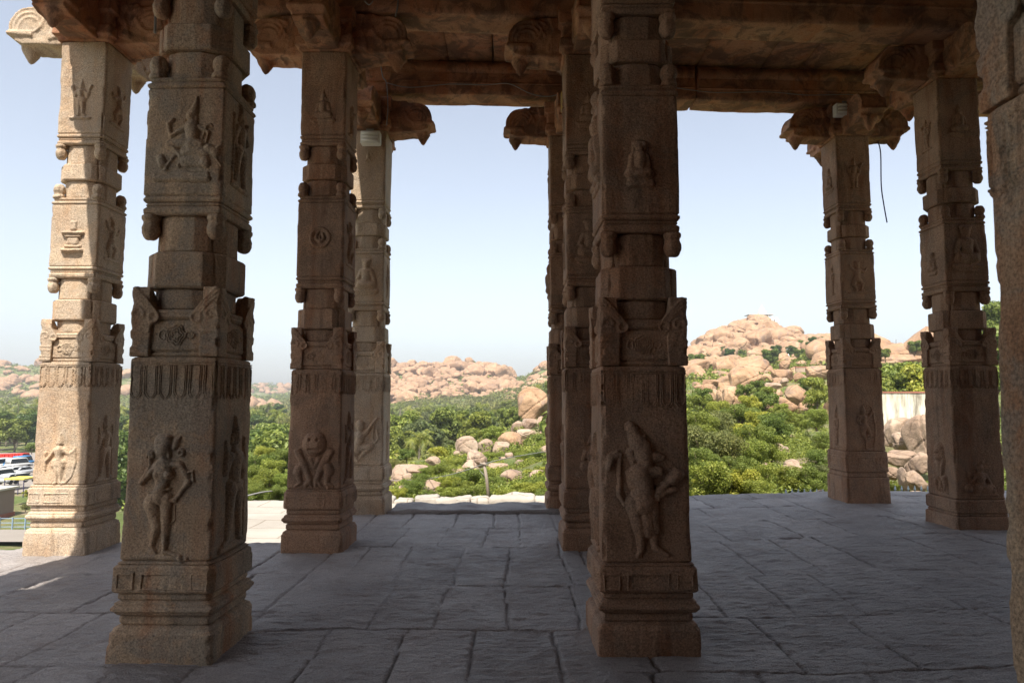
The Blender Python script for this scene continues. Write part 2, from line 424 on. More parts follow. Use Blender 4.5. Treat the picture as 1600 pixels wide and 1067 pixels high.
def slab_mesh(name, x0, x1, y0, y1, z0, z1, mat, res=0.03, amp=0.008, seed=3, rnd=0.02):
    """block with worn, uneven faces"""
    nx, ny, nz = [max(2, int((b - a) / res) + 1) for a, b in ((x0, x1), (y0, y1), (z0, z1))]
    bm = bmesh.new(); bm_box(bm, x0, x1, y0, y1, z0, z1)
    V = []; Fc = []; off = 0
    def face(o, u, v, nu, nv):
        nonlocal off
        a = np.linspace(0, 1, nu)[None, :, None]; b = np.linspace(0, 1, nv)[:, None, None]
        p = np.array(o) + a * np.array(u) + b * np.array(v)
        V.append(p.reshape(-1, 3)); Fc.append(grid_faces(nv, nu) + off); off += nu * nv
    dx, dy, dz = x1 - x0, y1 - y0, z1 - z0
    face((x0, y0, z0), (dx, 0, 0), (0, 0, dz), nx, nz); face((x1, y1, z0), (-dx, 0, 0), (0, 0, dz), nx, nz)
    face((x1, y0, z0), (0, dy, 0), (0, 0, dz), ny, nz); face((x0, y1, z0), (0, -dy, 0), (0, 0, dz), ny, nz)
    face((x0, y0, z1), (dx, 0, 0), (0, dy, 0), nx, ny); face((x0, y1, z0), (dx, 0, 0), (0, -dy, 0), nx, ny)
    bm.free()
    V = np.concatenate(V); Fc = np.concatenate(Fc)
    c = np.array([(x0 + x1) / 2, (y0 + y1) / 2, (z0 + z1) / 2]); h = np.array([dx, dy, dz]) / 2
    q = V - c; inner = np.clip(q, -(h - rnd), h - rnd); d = q - inner
    L = np.linalg.norm(d, axis=1, keepdims=True); d = np.where(L > 1e-9, d / np.maximum(L, 1e-9), 0)
    V = c + inner + d * rnd
    V = V + d * (fbm(V, 3, 4, seed) * amp)[:, None] + (np.stack([vnoise(V, 1.1, seed + 5), vnoise(V, 1.1, seed + 6), vnoise(V, 1.1, seed + 7)], -1)) * amp * 0.7
    me = mesh(name, V, Fc, mat)
    b2 = bmesh.new(); b2.from_mesh(me); bmesh.ops.remove_doubles(b2, verts=b2.verts, dist=1e-4); b2.to_mesh(me); b2.free()
    return me
o = mk('threshold_slab', slab_mesh('threshold_slab', -1.62, 0.62, 9.03, 9.74, -0.3, 0.035, M_FLOOR, 0.025, 0.022, 8, 0.03))
tag(o, 'long rough stone slab raised as a step between the two central rear pillars', 'stone step')
bm = bmesh.new(); bm_box(bm, -4.9, -1.75, 0.5, 7.25, -1.6, -0.05); bm_box(bm, -8, -4.9, 0.5, 6.9, -1.6, -0.05)
bm_box(bm, -1.75, 0.64, 0.5, 9.0, -1.6, -0.052); bm_box(bm, -2.36, -1.751, 7.251, 9.0, -1.6, -0.054); bm_box(bm, 0.64, 8.2, 0.5, 10.55, -1.6, -0.05)
tag(mk('platform', from_bm('platform', bm, M_FLOOR)), kind='structure')

# ---------------------------------------------------------------- relief carving
def seg_height(U, Z, prims, k=0.8):
    h = np.zeros(U.shape)
    for p in prims:
        x1, y1, x2, y2, r1, r2 = p[:6]; lift = p[6] if len(p) > 6 else 1.0
        dx, dy = x2 - x1, y2 - y1; L2 = dx * dx + dy * dy
        t = np.clip(((U - x1) * dx + (Z - y1) * dy) / L2, 0, 1) if L2 > 1e-12 else 0 * U
        d = np.hypot(U - x1 - t * dx, Z - y1 - t * dy); r = r1 + (r2 - r1) * t
        q = np.clip(1 - (d / r) ** 2, 0, 1)
        v = np.sqrt(q) * (r * k * 0.85 + 0.010) * abs(lift)
        if lift < 0: h = np.where(q > 0, np.maximum(h - v, 0.0015), h)
        else: h = np.maximum(h, v)
    return h
def ring_height(U, Z, cx, cz, R, w, k=1.0):
    d = np.abs(np.hypot(U - cx, Z - cz) - R)
    return np.sqrt(np.clip(1 - (d / w) ** 2, 0, 1)) * w * k

def fig(prims_px, S, ox, oy):
    return [((a - ox) / S, (oy - b) / S, (c - ox) / S, (oy - d) / S, r1 / S, r2 / S, *rest) for a, b, c, d, r1, r2, *rest in prims_px]
def crown_head(x, y, r, crown=2.3, lean=0):
    """head with tall tapering crown, face, ears (px space, y down)"""
    P = [(x, y, x, y + r * .2, r, r * .85, 1.0), (x + lean * .3, y - r * .8, x + lean, y - r * crown, r * .85, r * .22, 1.0),
         (x - r * .85, y - r * .62, x + r * .85, y - r * .62, r * .17, r * .17, 1.5),
         (x, y - r * .1, x, y + r * .22, r * .16, r * .22, 2.6), (x - r * .3, y + r * .52, x + r * .3, y + r * .52, r * .11, r * .11, 2.4),
         (x - r * .5, y - r * .12, x - r * .25, y - r * .1, r * .14, r * .14, 2.3), (x + r * .25, y - r * .1, x + r * .5, y - r * .12, r * .14, r * .14, 2.3),
         (x - r * 1.0, y - r * .2, x - r * 1.02, y + r * .5, r * .2, r * .26, 1.2), (x + r * 1.0, y - r * .2, x + r * 1.02, y + r * .5, r * .2, r * .26, 1.2)]
    for i in range(3): P.append((x - r * (.6 - .15 * i) + lean * (.3 + .2 * i), y - r * (1.1 + .35 * i), x + r * (.6 - .15 * i) + lean * (.3 + .2 * i), y - r * (1.1 + .35 * i), r * .08, r * .08, 2.8))
    return P
FIGS = {}
FIGS['lady'] = fig([(222, 235, 222, 250, 58, 52), (215, 200, 240, 200, 50, 50), (180, 222, 262, 215, 10, 10, 1.9), (212, 240, 208, 262, 9, 12, 2.2), (190, 238, 200, 238, 8, 8, 2.2), (228, 236, 240, 236, 8, 8, 2.2), (205, 280, 222, 280, 6, 6, 2.2),
    (312, 188, 330, 175, 22, 15), (310, 205, 300, 235, 24, 20), (345, 268, 345, 272, 30, 28), (345, 268, 345, 270, 12, 12, -1.0), (262, 250, 270, 290, 17, 15, 1.3),
    (232, 300, 235, 330, 26, 30), (185, 350, 335, 345, 24, 24), (235, 360, 225, 480, 62, 44), (205, 410, 207, 414, 36, 36, 1.45), (272, 402, 272, 408, 36, 36, 1.45), (200, 335, 270, 335, 6, 6, 2.6),
    (225, 480, 215, 560, 44, 52), (175, 560, 258, 565, 46, 42), (140, 520, 285, 500, 7, 7, 2.2),
    (168, 590, 205, 735, 56, 36), (205, 735, 178, 860, 34, 18), (175, 865, 205, 905, 16, 12), (178, 880, 168, 860, 10, 10),
    (262, 590, 264, 750, 42, 30), (264, 750, 262, 880, 30, 18), (260, 895, 345, 925, 20, 14), (262, 880, 262, 900, 18, 20),
    (180, 365, 92, 458, 24, 20), (92, 458, 150, 350, 19, 13), (150, 350, 140, 265, 15, 10), (128, 270, 122, 300, 8, 8), (160, 300, 152, 265, 8, 7),
    (345, 350, 405, 445, 24, 21), (405, 450, 318, 570, 22, 15), (318, 572, 240, 570, 20, 14), (245, 560, 262, 592, 10, 10), (375, 405, 430, 385, 10, 8), (425, 390, 435, 450, 8, 12),
    (320, 610, 325, 700, 6, 6), (325, 700, 200, 790, 6, 6), (90, 930, 400, 945, 18, 18, .6), (360, 935, 385, 970, 22, 14)], 1113., 265, 960)
FIGS['crowned_seated'] = fig(crown_head(385, 270, 46, 3.6, 45) + [(385, 320, 400, 345, 28, 36), (330, 360, 470, 350, 26, 22), (395, 360, 400, 470, 66, 46), (350, 330, 440, 340, 8, 8, 2.0),
    (320, 370, 225, 425, 24, 20), (225, 425, 200, 340, 20, 16), (200, 325, 235, 295, 22, 18), (460, 360, 540, 335, 18, 12), (470, 370, 530, 400, 18, 13), (530, 400, 515, 490, 15, 12), (540, 335, 555, 345, 14, 10), (510, 360, 480, 450, 12, 10),
    (400, 500, 470, 510, 60, 46), (370, 490, 220, 500, 44, 38), (220, 500, 305, 590, 36, 22), (310, 600, 298, 685, 20, 15), (260, 590, 190, 700, 20, 14), (200, 705, 140, 735, 14, 10),
    (350, 560, 510, 570, 44, 40), (340, 640, 500, 640, 46, 50, .7), (150, 610, 165, 660, 36, 40, .8), (500, 650, 520, 660, 36, 36, 1.0), (540, 540, 590, 570, 46, 40, .9), (590, 600, 640, 670, 14, 8), (600, 540, 640, 500, 22, 10),
    (115, 780, 535, 785, 30, 30, .9), (110, 740, 530, 745, 22, 22, .7)], 1140., 330, 815)
FIGS['tailed_figure'] = fig([(240, 125, 290, 230, 34, 60), (290, 230, 320, 280, 62, 66), (215, 150, 285, 130, 10, 10, 1.5), (240, 200, 340, 190, 7, 7, 2.4), (255, 240, 370, 235, 7, 7, 2.4),
    (325, 330, 340, 370, 66, 50), (400, 330, 455, 335, 40, 26), (420, 345, 462, 350, 9, 9, 2.2), (370, 290, 382, 292, 12, 10, 2.0), (350, 320, 330, 360, 12, 14, 1.9), (240, 300, 260, 370, 30, 26), (290, 330, 292, 400, 9, 9, 2.2),
    (270, 430, 430, 430, 44, 40), (300, 450, 330, 560, 80, 66), (230, 440, 262, 520, 26, 40), (285, 425, 450, 422, 9, 9, 1.8), (290, 455, 440, 455, 9, 9, 1.8),
    (310, 580, 320, 640, 74, 90), (250, 600, 430, 620, 10, 10, 1.9), (250, 640, 300, 830, 56, 46), (330, 640, 350, 820, 56, 60), (380, 640, 392, 810, 44, 44), (372, 640, 372, 840, 7, 7, 1.6), (300, 850, 425, 830, 9, 9, 2.0),
    (300, 830, 305, 950, 40, 26), (305, 950, 280, 995, 24, 18), (385, 830, 400, 940, 34, 26), (400, 940, 480, 985, 26, 16), (280, 985, 300, 1000, 18, 14),
    (430, 560, 520, 480, 32, 26), (420, 590, 540, 550, 34, 22), (520, 480, 560, 450, 44, 42), (545, 420, 590, 430, 18, 14), (560, 450, 600, 450, 14, 12), (555, 480, 590, 478, 14, 10),
    (195, 650, 160, 590, 14, 18), (160, 590, 165, 340, 18, 17), (165, 320, 110, 340, 20, 34), (105, 350, 92, 410, 30, 22), (150, 300, 120, 310, 14, 14)], 1140., 345, 1000)
FIGS['meditating'] = fig([(450, 440, 452, 455, 42, 36), (430, 425, 478, 425, 34, 34), (450, 445, 450, 455, 7, 8, 2.4), (440, 468, 462, 468, 5, 5, 2.4), (405, 450, 407, 470, 8, 10), (497, 450, 495, 470, 8, 10),
    (450, 490, 450, 510, 24, 28), (405, 505, 500, 505, 26, 26), (452, 520, 452, 590, 58, 48), (398, 515, 385, 590, 24, 24), (510, 515, 520, 590, 24, 24), (385, 595, 450, 610, 20, 14), (520, 595, 460, 610, 20, 14),
    (390, 640, 520, 645, 44, 44), (370, 650, 400, 668, 34, 26), (535, 650, 500, 668, 34, 26), (420, 662, 490, 664, 26, 26, 1.4), (380, 730, 545, 730, 28, 28, .9), (375, 700, 550, 705, 16, 16, .8)], 1080., 460, 760)
FIGS['lion_face'] = fig([(225, 262, 225, 266, 76, 76, .75), (225, 255, 225, 262, 60, 58, .95), (200, 232, 203, 236, 24, 24, 1.6), (255, 232, 250, 236, 24, 24, 1.6), (202, 236, 202, 237, 10, 10, -1.4), (252, 236, 252, 237, 10, 10, -1.4), (228, 235, 228, 270, 12, 17, 2.1),
    (182, 285, 272, 285, 13, 13, 2.0), (180, 300, 228, 320, 12, 12, 1.8), (228, 320, 275, 298, 12, 12, 1.8), (195, 300, 262, 300, 8, 8, -1.2), (180, 212, 200, 200, 12, 12, 1.5), (275, 212, 250, 200, 12, 12, 1.5),
    (120, 315, 150, 380, 26, 26), (150, 380, 200, 490, 26, 20), (200, 500, 175, 525, 16, 16), (200, 505, 212, 530, 14, 10), (330, 315, 290, 390, 26, 26), (290, 390, 245, 490, 26, 20), (240, 500, 240, 530, 16, 12), (255, 505, 275, 528, 14, 12),
    (130, 420, 118, 450, 30, 30), (118, 450, 140, 510, 26, 15), (140, 515, 105, 535, 13, 10), (315, 410, 325, 440, 32, 32), (320, 440, 310, 510, 28, 16), (310, 520, 350, 540, 15, 12), (325, 520, 320, 545, 12, 10), (200, 360, 225, 420, 16, 10, .7), (255, 360, 225, 420, 16, 10, .7)], 690., 225, 545)
FIGS['dancer'] = fig([(560, 55, 562, 78, 32, 28), (552, 66, 556, 67, 6, 6, 1.9), (572, 66, 576, 67, 6, 6, 1.9), (563, 70, 563, 80, 5, 6, 2.2), (565, 100, 562, 110, 16, 18), (535, 125, 592, 118, 20, 20), (562, 130, 550, 190, 34, 28), (548, 200, 545, 225, 34, 34),
    (592, 120, 628, 80, 17, 14), (628, 78, 660, 30, 13, 10), (660, 30, 676, 12, 10, 7), (535, 128, 508, 150, 17, 14), (508, 150, 520, 120, 12, 10), (520, 215, 515, 250, 28, 24), (515, 250, 545, 300, 22, 13), (545, 305, 520, 312, 11, 9),
    (560, 218, 635, 208, 28, 26), (635, 210, 580, 262, 22, 15), (580, 262, 562, 290, 14, 10), (565, 292, 590, 285, 9, 8), (655, 60, 648, 150, 7, 7), (648, 150, 668, 182, 7, 8), (668, 182, 690, 150, 8, 8), (690, 150, 675, 90, 7, 6), (510, 320, 620, 326, 8, 8, .8)], 535., 580, 330)
FIGS['seated_small'] = fig([(100, 30, 100, 42, 20, 18), (82, 12, 118, 12, 9, 9), (100, 36, 100, 42, 4, 5, 2.2), (75, 74, 128, 74, 14, 14), (100, 80, 100, 120, 28, 25), (72, 80, 55, 115, 13, 11), (55, 118, 80, 135, 11, 9), (130, 80, 146, 120, 13, 11), (146, 122, 150, 150, 11, 9), (70, 150, 130, 150, 24, 24), (60, 155, 95, 165, 17, 14), (140, 155, 105, 165, 17, 14), (45, 186, 160, 186, 12, 12), (52, 204, 150, 204, 9, 9, .7)], 530., 100, 214)
FIGS['medallion_small'] = [('ring', 0, 0, .075, .009)] + fig([(100, 80, 100, 110, 16, 20), (100, 66, 100, 68, 11, 11), (80, 90, 60, 70, 8, 7), (120, 90, 140, 70, 8, 7), (90, 120, 75, 145, 10, 8), (110, 120, 128, 145, 10, 8)], 900., 100, 105)
FIGS['medallion'] = [('ring', 0, 0, .098, .013), ('ring', 0, 0, .078, .007), ('beads', 0, 0, .088, .009)] + fig([(70, 60, 60, 110, 10, 16), (60, 110, 90, 140, 17, 13), (70, 60, 84, 48, 8, 7), (130, 60, 140, 110, 10, 16), (140, 110, 110, 140, 17, 13), (130, 60, 116, 48, 8, 7), (100, 90, 100, 150, 9, 15), (85, 150, 115, 150, 10, 10)], 1180., 100, 104)
FIGS['four_armed'] = fig(crown_head(100, 50, 14, 3.4) + [(100, 68, 100, 74, 9, 10), (78, 84, 122, 84, 12, 12), (100, 86, 100, 130, 23, 18), (78, 140, 122, 140, 16, 16), (90, 150, 88, 200, 19, 13), (88, 200, 90, 235, 12, 9), (110, 150, 116, 200, 19, 13), (116, 200, 114, 235, 12, 9), (90, 240, 76, 244, 8, 7), (114, 240, 130, 244, 8, 7), (85, 168, 118, 168, 5, 5, 1.8),
    (76, 84, 55, 112, 10, 9), (55, 112, 50, 80, 8, 7), (50, 78, 42, 54, 8, 12), (124, 84, 146, 110, 10, 9), (146, 110, 150, 80, 8, 7), (150, 78, 164, 50, 8, 11), (74, 96, 62, 130, 9, 8), (62, 130, 54, 108, 8, 6), (128, 96, 142, 126, 9, 8), (142, 126, 128, 108, 8, 6), (35, 262, 160, 262, 8, 8, .9)], 640., 100, 270)
FIGS['shield_bearer'] = fig(crown_head(100, 52, 15, 3.2) + [(100, 70, 100, 76, 10, 11), (76, 90, 126, 86, 13, 13), (101, 90, 102, 135, 25, 19), (85, 80, 115, 80, 4, 4, 2.2), (80, 150, 122, 150, 18, 18), (76, 165, 124, 168, 15, 15), (82, 185, 115, 190, 12, 12, .9), (80, 140, 122, 140, 4, 4, 2.2), (92, 160, 94, 215, 20, 12), (94, 215, 92, 250, 11, 8), (112, 160, 114, 215, 20, 12), (114, 215, 114, 250, 11, 8), (92, 254, 78, 258, 8, 7), (114, 254, 124, 258, 8, 7),
    (74, 92, 52, 125, 12, 10), (52, 125, 34, 148, 9, 8), (30, 100, 31, 190, 5, 6), (30, 105, 31, 118, 10, 8), (128, 90, 152, 112, 12, 10), (152, 112, 176, 92, 9, 9), (176, 80, 186, 150, 7, 6), (186, 150, 172, 215, 6, 6), (172, 215, 140, 256, 6, 6), (140, 256, 120, 250, 6, 5), (176, 80, 150, 160, 5, 12, .55), (160, 120, 150, 225, 26, 22, .35)], 530., 105, 262)
FIGS['pedestal'] = [('box', -.035, .10, .035, .20, .022), ('box', -.115, .055, .115, .095, .04), ('box', -.085, .025, .085, .055, .03), ('box', -.06, -.045, .06, .025, .022), ('box', -.085, -.08, .085, -.045, .03), ('box', -.115, -.125, .105, -.08, .042)]
FIGS['side_guardian'] = fig(crown_head(110, 60, 17, 3.2, 4) + [(110, 82, 112, 92, 11, 13), (82, 106, 140, 104, 15, 15), (112, 108, 108, 165, 28, 22), (86, 180, 134, 180, 20, 20), (90, 190, 84, 250, 23, 16), (84, 250, 74, 310, 15, 10), (74, 314, 56, 320, 9, 8), (130, 190, 142, 250, 23, 16), (142, 250, 150, 310, 15, 10), (150, 314, 166, 320, 9, 8),
    (80, 106, 58, 140, 14, 11), (58, 140, 62, 96, 10, 9), (62, 92, 58, 68, 8, 7), (142, 106, 164, 150, 14, 12), (164, 150, 150, 180, 11, 10), (170, 60, 176, 320, 5, 5), (40, 330, 180, 330, 9, 9, .9)], 560., 110, 338)
FIGS['praying_seated'] = fig(crown_head(100, 56, 16, 2.9) + [(100, 76, 100, 82, 10, 11), (74, 96, 126, 96, 14, 14), (100, 98, 100, 140, 26, 22), (72, 98, 62, 130, 12, 10), (62, 130, 92, 118, 9, 8), (128, 98, 138, 130, 12, 10), (138, 130, 108, 118, 9, 8), (100, 104, 100, 122, 9, 7, 1.4), (66, 160, 134, 160, 20, 20), (60, 166, 96, 174, 16, 13), (140, 166, 104, 174, 16, 13), (34, 196, 166, 196, 12, 12, .9), (44, 214, 156, 214, 8, 8, .7)], 620., 100, 222)
FIGS['tall_crowned'] = fig(crown_head(60, 92, 16, 4.8) + [(60, 112, 60, 118, 9, 10), (38, 134, 82, 134, 13, 13), (60, 136, 60, 180, 22, 16), (36, 138, 32, 176, 10, 9), (32, 176, 54, 158, 8, 7), (84, 138, 88, 176, 10, 9), (88, 176, 66, 158, 8, 7), (46, 196, 74, 196, 15, 15), (50, 200, 50, 320, 12, 8), (70, 200, 70, 320, 12, 8), (50, 324, 42, 328, 8, 7), (70, 324, 78, 328, 8, 7), (24, 340, 96, 340, 7, 7, .9)], 620., 60, 348)
FIGS['archer'] = fig([(90, 40, 90, 52, 17, 15), (88, 30, 86, 2, 13, 5), (90, 68, 90, 76, 10, 10), (66, 88, 116, 86, 14, 14), (90, 90, 92, 135, 24, 18), (92, 148, 94, 158, 26, 26), (82, 160, 84, 215, 20, 14), (84, 215, 98, 250, 13, 10), (98, 252, 98, 305, 11, 9), (108, 160, 128, 212, 19, 15), (128, 212, 90, 228, 13, 10), (98, 310, 112, 312, 8, 7), (116, 88, 138, 62, 12, 10), (138, 62, 150, 48, 9, 8), (64, 90, 50, 120, 12, 10), (50, 120, 70, 140, 9, 8),
    (146, 10, 160, 60, 6, 6), (160, 60, 172, 160, 6, 6), (172, 160, 166, 250, 6, 6), (166, 250, 150, 305, 6, 5), (146, 10, 136, 0, 5, 4)], 560., 100, 318)
FIGS['rearing_lion'] = fig([(60, 62, 60, 80, 34, 34), (60, 60, 60, 85, 24, 24, 1.3), (48, 62, 50, 64, 8, 8, -1.2), (72, 62, 70, 64, 8, 8, -1.2), (60, 68, 60, 82, 6, 8, 2.0), (48, 92, 72, 92, 6, 6, 2.0), (40, 30, 46, 44, 9, 12), (80, 30, 74, 44, 9, 12), (60, 50, 90, 100, 46, 20, .5),
    (30, 120, 46, 190, 14, 11), (46, 190, 58, 240, 10, 8), (92, 120, 76, 190, 14, 11), (76, 190, 66, 240, 10, 8), (60, 120, 60, 180, 30, 18, .7), (26, 215, 22, 245, 14, 12), (22, 245, 34, 268, 10, 8), (100, 205, 110, 235, 22, 18), (110, 235, 96, 270, 15, 9), (96, 272, 112, 276, 8, 7), (56, 248, 50, 270, 8, 8), (68, 248, 76, 270, 8, 8), (118, 230, 122, 280, 6, 6)], 520., 65, 285)
FIGS['reclining'] = fig([(92, 34, 92, 46, 18, 16), (104, 16, 112, 10, 9, 8), (84, 40, 84, 46, 4, 5, 2.0), (92, 64, 92, 70, 10, 11), (66, 84, 120, 84, 14, 14), (92, 86, 92, 126, 25, 22), (80, 100, 80, 101, 13, 13, 1.4), (106, 100, 106, 101, 13, 13, 1.4), (62, 86, 46, 116, 12, 10), (46, 116, 30, 90, 9, 8), (30, 88, 22, 66, 8, 6), (124, 86, 146, 130, 12, 10), (146, 130, 168, 152, 9, 8), (70, 150, 130, 150, 24, 26), (100, 160, 160, 166, 22, 16), (60, 165, 100, 172, 20, 14), (24, 150, 26, 152, 22, 22), (40, 188, 180, 188, 9, 9, .9)], 560., 95, 196)
FIGS['flute_dancer'] = fig([(96, 40, 96, 50, 17, 15), (84, 20, 108, 20, 10, 10), (96, 68, 96, 74, 9, 10), (74, 84, 120, 86, 13, 13), (96, 88, 92, 130, 23, 17), (90, 144, 92, 154, 24, 24), (78, 158, 60, 195, 18, 14), (60, 195, 84, 225, 12, 9), (84, 228, 72, 234, 8, 7), (106, 158, 130, 185, 18, 14), (130, 185, 116, 226, 12, 9), (118, 230, 136, 232, 8, 7), (72, 86, 50, 70, 11, 9), (50, 70, 40, 44, 8, 7), (122, 88, 146, 96, 11, 9), (146, 96, 160, 70, 8, 7), (30, 250, 170, 250, 8, 8, .9)], 560., 100, 258)

def relief_patch(name, face, hw, zc, items, res, mat, parent, rot=0.0, bounds=None, seed=0, k=0.8, uc=0.0, label=None, flip=False, scale=1.0):
    """carved relief standing out of a pillar face, cut to its own outline"""
    segs = [tuple(np.array(i[:6]) * scale) + tuple(i[6:]) for i in items if not isinstance(i[0], str)]
    ex = [i for i in items if isinstance(i[0], str)]
    if bounds is None:
        xs = [v for i in segs for v in (i[0] - i[4], i[2] + i[5], i[2] - i[5], i[0] + i[4])]
        zs = [v for i in segs for v in (i[1] - i[4], i[3] + i[5], i[3] - i[5], i[1] + i[4])]
        for e in ex:
            if e[0] in ('ring', 'beads'): xs += [e[1] - e[3] - .03, e[1] + e[3] + .03]; zs += [e[2] - e[3] - .03, e[2] + e[3] + .03]
            if e[0] == 'box': xs += [e[1] - .01, e[3] + .01]; zs += [e[2] - .01, e[4] + .01]
        bounds = (max(min(xs) - .01, -hw * .97), min(max(xs) + .01, hw * .97), min(zs) - .01, max(zs) + .01)
    u = np.arange(bounds[0], bounds[1] + res, res); z = np.arange(bounds[2], bounds[3] + res, res)
    U, Z = np.meshgrid(u, z)
    Uu = -U if flip else U
    wob = 0.002
    P3 = np.stack([U, Z, 0 * U + seed], -1)
    Un = Uu + fbm(P3, 30, 2, seed) * wob; Zn = Z + fbm(P3, 30, 2, seed + 3) * wob
    h = seg_height(Un, Zn, segs, k) if segs else np.zeros(U.shape)
    for e in ex:
        if e[0] == 'ring': h = np.maximum(h, ring_height(Un, Zn, e[1], e[2], e[3], e[4]) * 1.3)
        elif e[0] == 'beads':
            ang = np.arctan2(Zn - e[2], Un - e[1]); b = 0.5 + 0.5 * np.cos(ang * 22 + np.hypot(Un, Zn) * 120)
            h = np.maximum(h, ring_height(Un, Zn, e[1], e[2], e[3], e[4]) * b * 1.3)
        elif e[0] == 'box':
            d = np.minimum(np.minimum(Un - e[1], e[3] - Un), np.minimum(Zn - e[2], e[4] - Zn))
            h = np.maximum(h, np.where(d > 0, np.minimum(e[5], d * 3.5), 0))
        elif e[0] == 'fn': h = np.maximum(h, e[1](Un, Zn))
    if not (len(items) == 1 and items[0][0] == 'fn'):
        for _ in range(1):
            hp = np.pad(h, 1, mode='edge'); h = (hp[:-2, 1:-1] + hp[2:, 1:-1] + hp[1:-1, :-2] + hp[1:-1, 2:] + 2 * h) / 6
        h = h * (1 + .12 * fbm(np.stack([U, Z, 0 * U + seed], -1), 9, 2, seed + 17))
    n = fbm(np.stack([U, Z, h], -1), 22, 3, seed + 7)
    on = h > 0.0006
    depth = np.where(on, h + n * np.minimum(0.0032, h * .35), -0.006)
    dep = hw + depth
    if face == 'F': V = np.stack([U, -dep, Z + zc], -1)
    elif face == 'R': V = np.stack([dep, U, Z + zc], -1)
    elif face == 'L': V = np.stack([-dep, -U, Z + zc], -1)
    V = V + (np.array([uc, 0, 0]) if face == 'F' else np.array([0, uc if face == 'R' else -uc, 0]))
    V = V.reshape(-1, 3); f = grid_faces(len(z), len(u))
    keep = on.ravel()[f].any(1); f = f[keep]
    if not len(f): return None
    used = np.unique(f); remap = -np.ones(len(V), int); remap[used] = np.arange(len(used))
    o = mk(name, mesh(name, V[used], remap[f], mat), parent)
    if label: o['label'] = label
    return o

def frieze_fn(U, Z):
    """row of hanging tassels, Z 0..-.26"""
    p = 0.088; c = (np.mod(U + p / 2 * 0 + 10 * p, p) - p / 2)
    h = np.zeros(U.shape)
    for w, zb, r in ((0.036, -0.185, .0038), (0.026, -0.175, .0038)):
        ln = np.abs(np.abs(c) - w); v = np.sqrt(np.clip(1 - (ln / r) ** 2, 0, 1)) * (Z > zb) * (Z < -.02)
        tip = zb - .035; t = np.clip((Z - tip) / (zb - tip), 0, 1)
        ln2 = np.abs(np.abs(c) - w * np.sqrt(t)); v2 = np.sqrt(np.clip(1 - (ln2 / (r * 1.1)) ** 2, 0, 1)) * (Z <= zb) * (Z > tip)
        h = np.maximum(h, np.maximum(v, v2) * 0.0060)
    for zc in (0.0, -0.013): h = np.maximum(h, np.sqrt(np.clip(1 - ((Z - zc) / .005) ** 2, 0, 1)) * 0.006)
    return h
def lotus_fn(U, Z):
    r = np.hypot(U, Z * 0.85); a = np.arctan2(Z, U)
    h = np.zeros(U.shape)
    for R in (0.022, 0.038, 0.052):
        h = np.maximum(h, np.sqrt(np.clip(1 - ((r - R - .006 * np.cos(a * 5)) / .005) ** 2, 0, 1)) * .007)
    for s in (-1, 1):
        q = np.hypot(U - s * .082, Z) ; h = np.maximum(h, np.sqrt(np.clip(1 - ((q - .022 - .005 * np.cos(a * 9)) / .005) ** 2, 0, 1)) * .007)
    return np.where(np.abs(Z) < .062, h, 0)
def panel_fn(U, Z):
    h = np.zeros(U.shape)
    for x0, x1 in ((-.26, -.17), (-.12, .12), (.17, .26)):
        d = np.maximum(np.abs(U - (x0 + x1) / 2) - (x1 - x0) / 2, np.abs(Z) - .042)
        h = np.maximum(h, np.sqrt(np.clip(1 - (np.abs(d) / .006) ** 2, 0, 1)) * .0035)
    return h

# ---------------------------------------------------------------- shared pillar pieces
def bud_mesh(up):
    bm = bmesh.new()
    pr = [(.050, 0), (.057, .008), (.057, .03), (.046, .038), (.047, .05), (.056, .08), (.054, .11), (.040, .14), (.028, .15)]
    if not up: pr = [(r, -z) for r, z in pr]
    bm_lathe(bm, pr if up else pr[::-1], (0, 0, 0), 8, rot=math.pi / 8)
    return stoned('corner_bud', bm, 0.008, M_PILLAR, 0.004, 20, 3 if up else 5)
BUD_UP, BUD_DN = bud_mesh(True), bud_mesh(False)
def horn_mesh():
    """curled corner leaf in the +x,-y corner; origin on the pillar axis, z=0 at the frieze top"""
    bm = bmesh.new()
    HW = 0.268
    poly = [(HW, 0.0), (HW, 0.055), (HW - .016, .065), (HW - .016, .10), (HW + .003, .115), (HW + .003, .15), (HW - .012, .165), (HW + .004, .20), (HW - .002, .27), (HW - .012, .32), (HW + .004, .37), (HW - .004, .415), (HW - .03, .42), (HW - .075, .365), (HW - .15, .275), (HW - .165, .24), (HW - .15, .205), (HW - .12, .19), (HW - .115, .0)]
    for q in (0, 1):
        M = Matrix.Identity(4) if q == 0 else Matrix(((0, -1, 0, 0), (-1, 0, 0, 0), (0, 0, 1, 0), (0, 0, 0, 1)))
        th = -HW - .004 - q * .002
        bm_prism(bm, poly, th, th + .11, M)
        fy = th - .001
        for off in (0.0, .02, .04):
            pts = [(HW - .150 + off * .55, fy, .272 - off * .75), (HW - .075 + off * .35, fy, .358 - off * .9), (HW - .012, fy, .413 - off * 1.25)]
            bm_tube(bm, [M @ Vector(p) for p in pts], .0065, 6)
        c = Vector((HW - .138, fy, .235))
        bm_tube(bm, [M @ (c + Vector((math.cos(a) * .03, 0, math.sin(a) * .03))) for a in np.linspace(0, 2 * math.pi, 14)[:-1]], .009, 6, True)
        c2 = Vector((HW - .05, fy, .25))
        bm_tube(bm, [M @ (c2 + Vector((math.cos(a) * (.045 - .006 * a), 0, math.sin(a) * (.045 - .006 * a)))) for a in np.linspace(0, 5.5, 18)], .007, 6)
        for zz in (.02, .05, .11, .145):
            bm_tube(bm, [M @ Vector((HW - .112, fy + .003, zz)), M @ Vector((HW - .004, fy + .003, zz))], .007, 6)
    return stoned('corner_volute', bm, 0.006, M_PILLAR, 0.002, 22, 9)
HORN = horn_mesh()
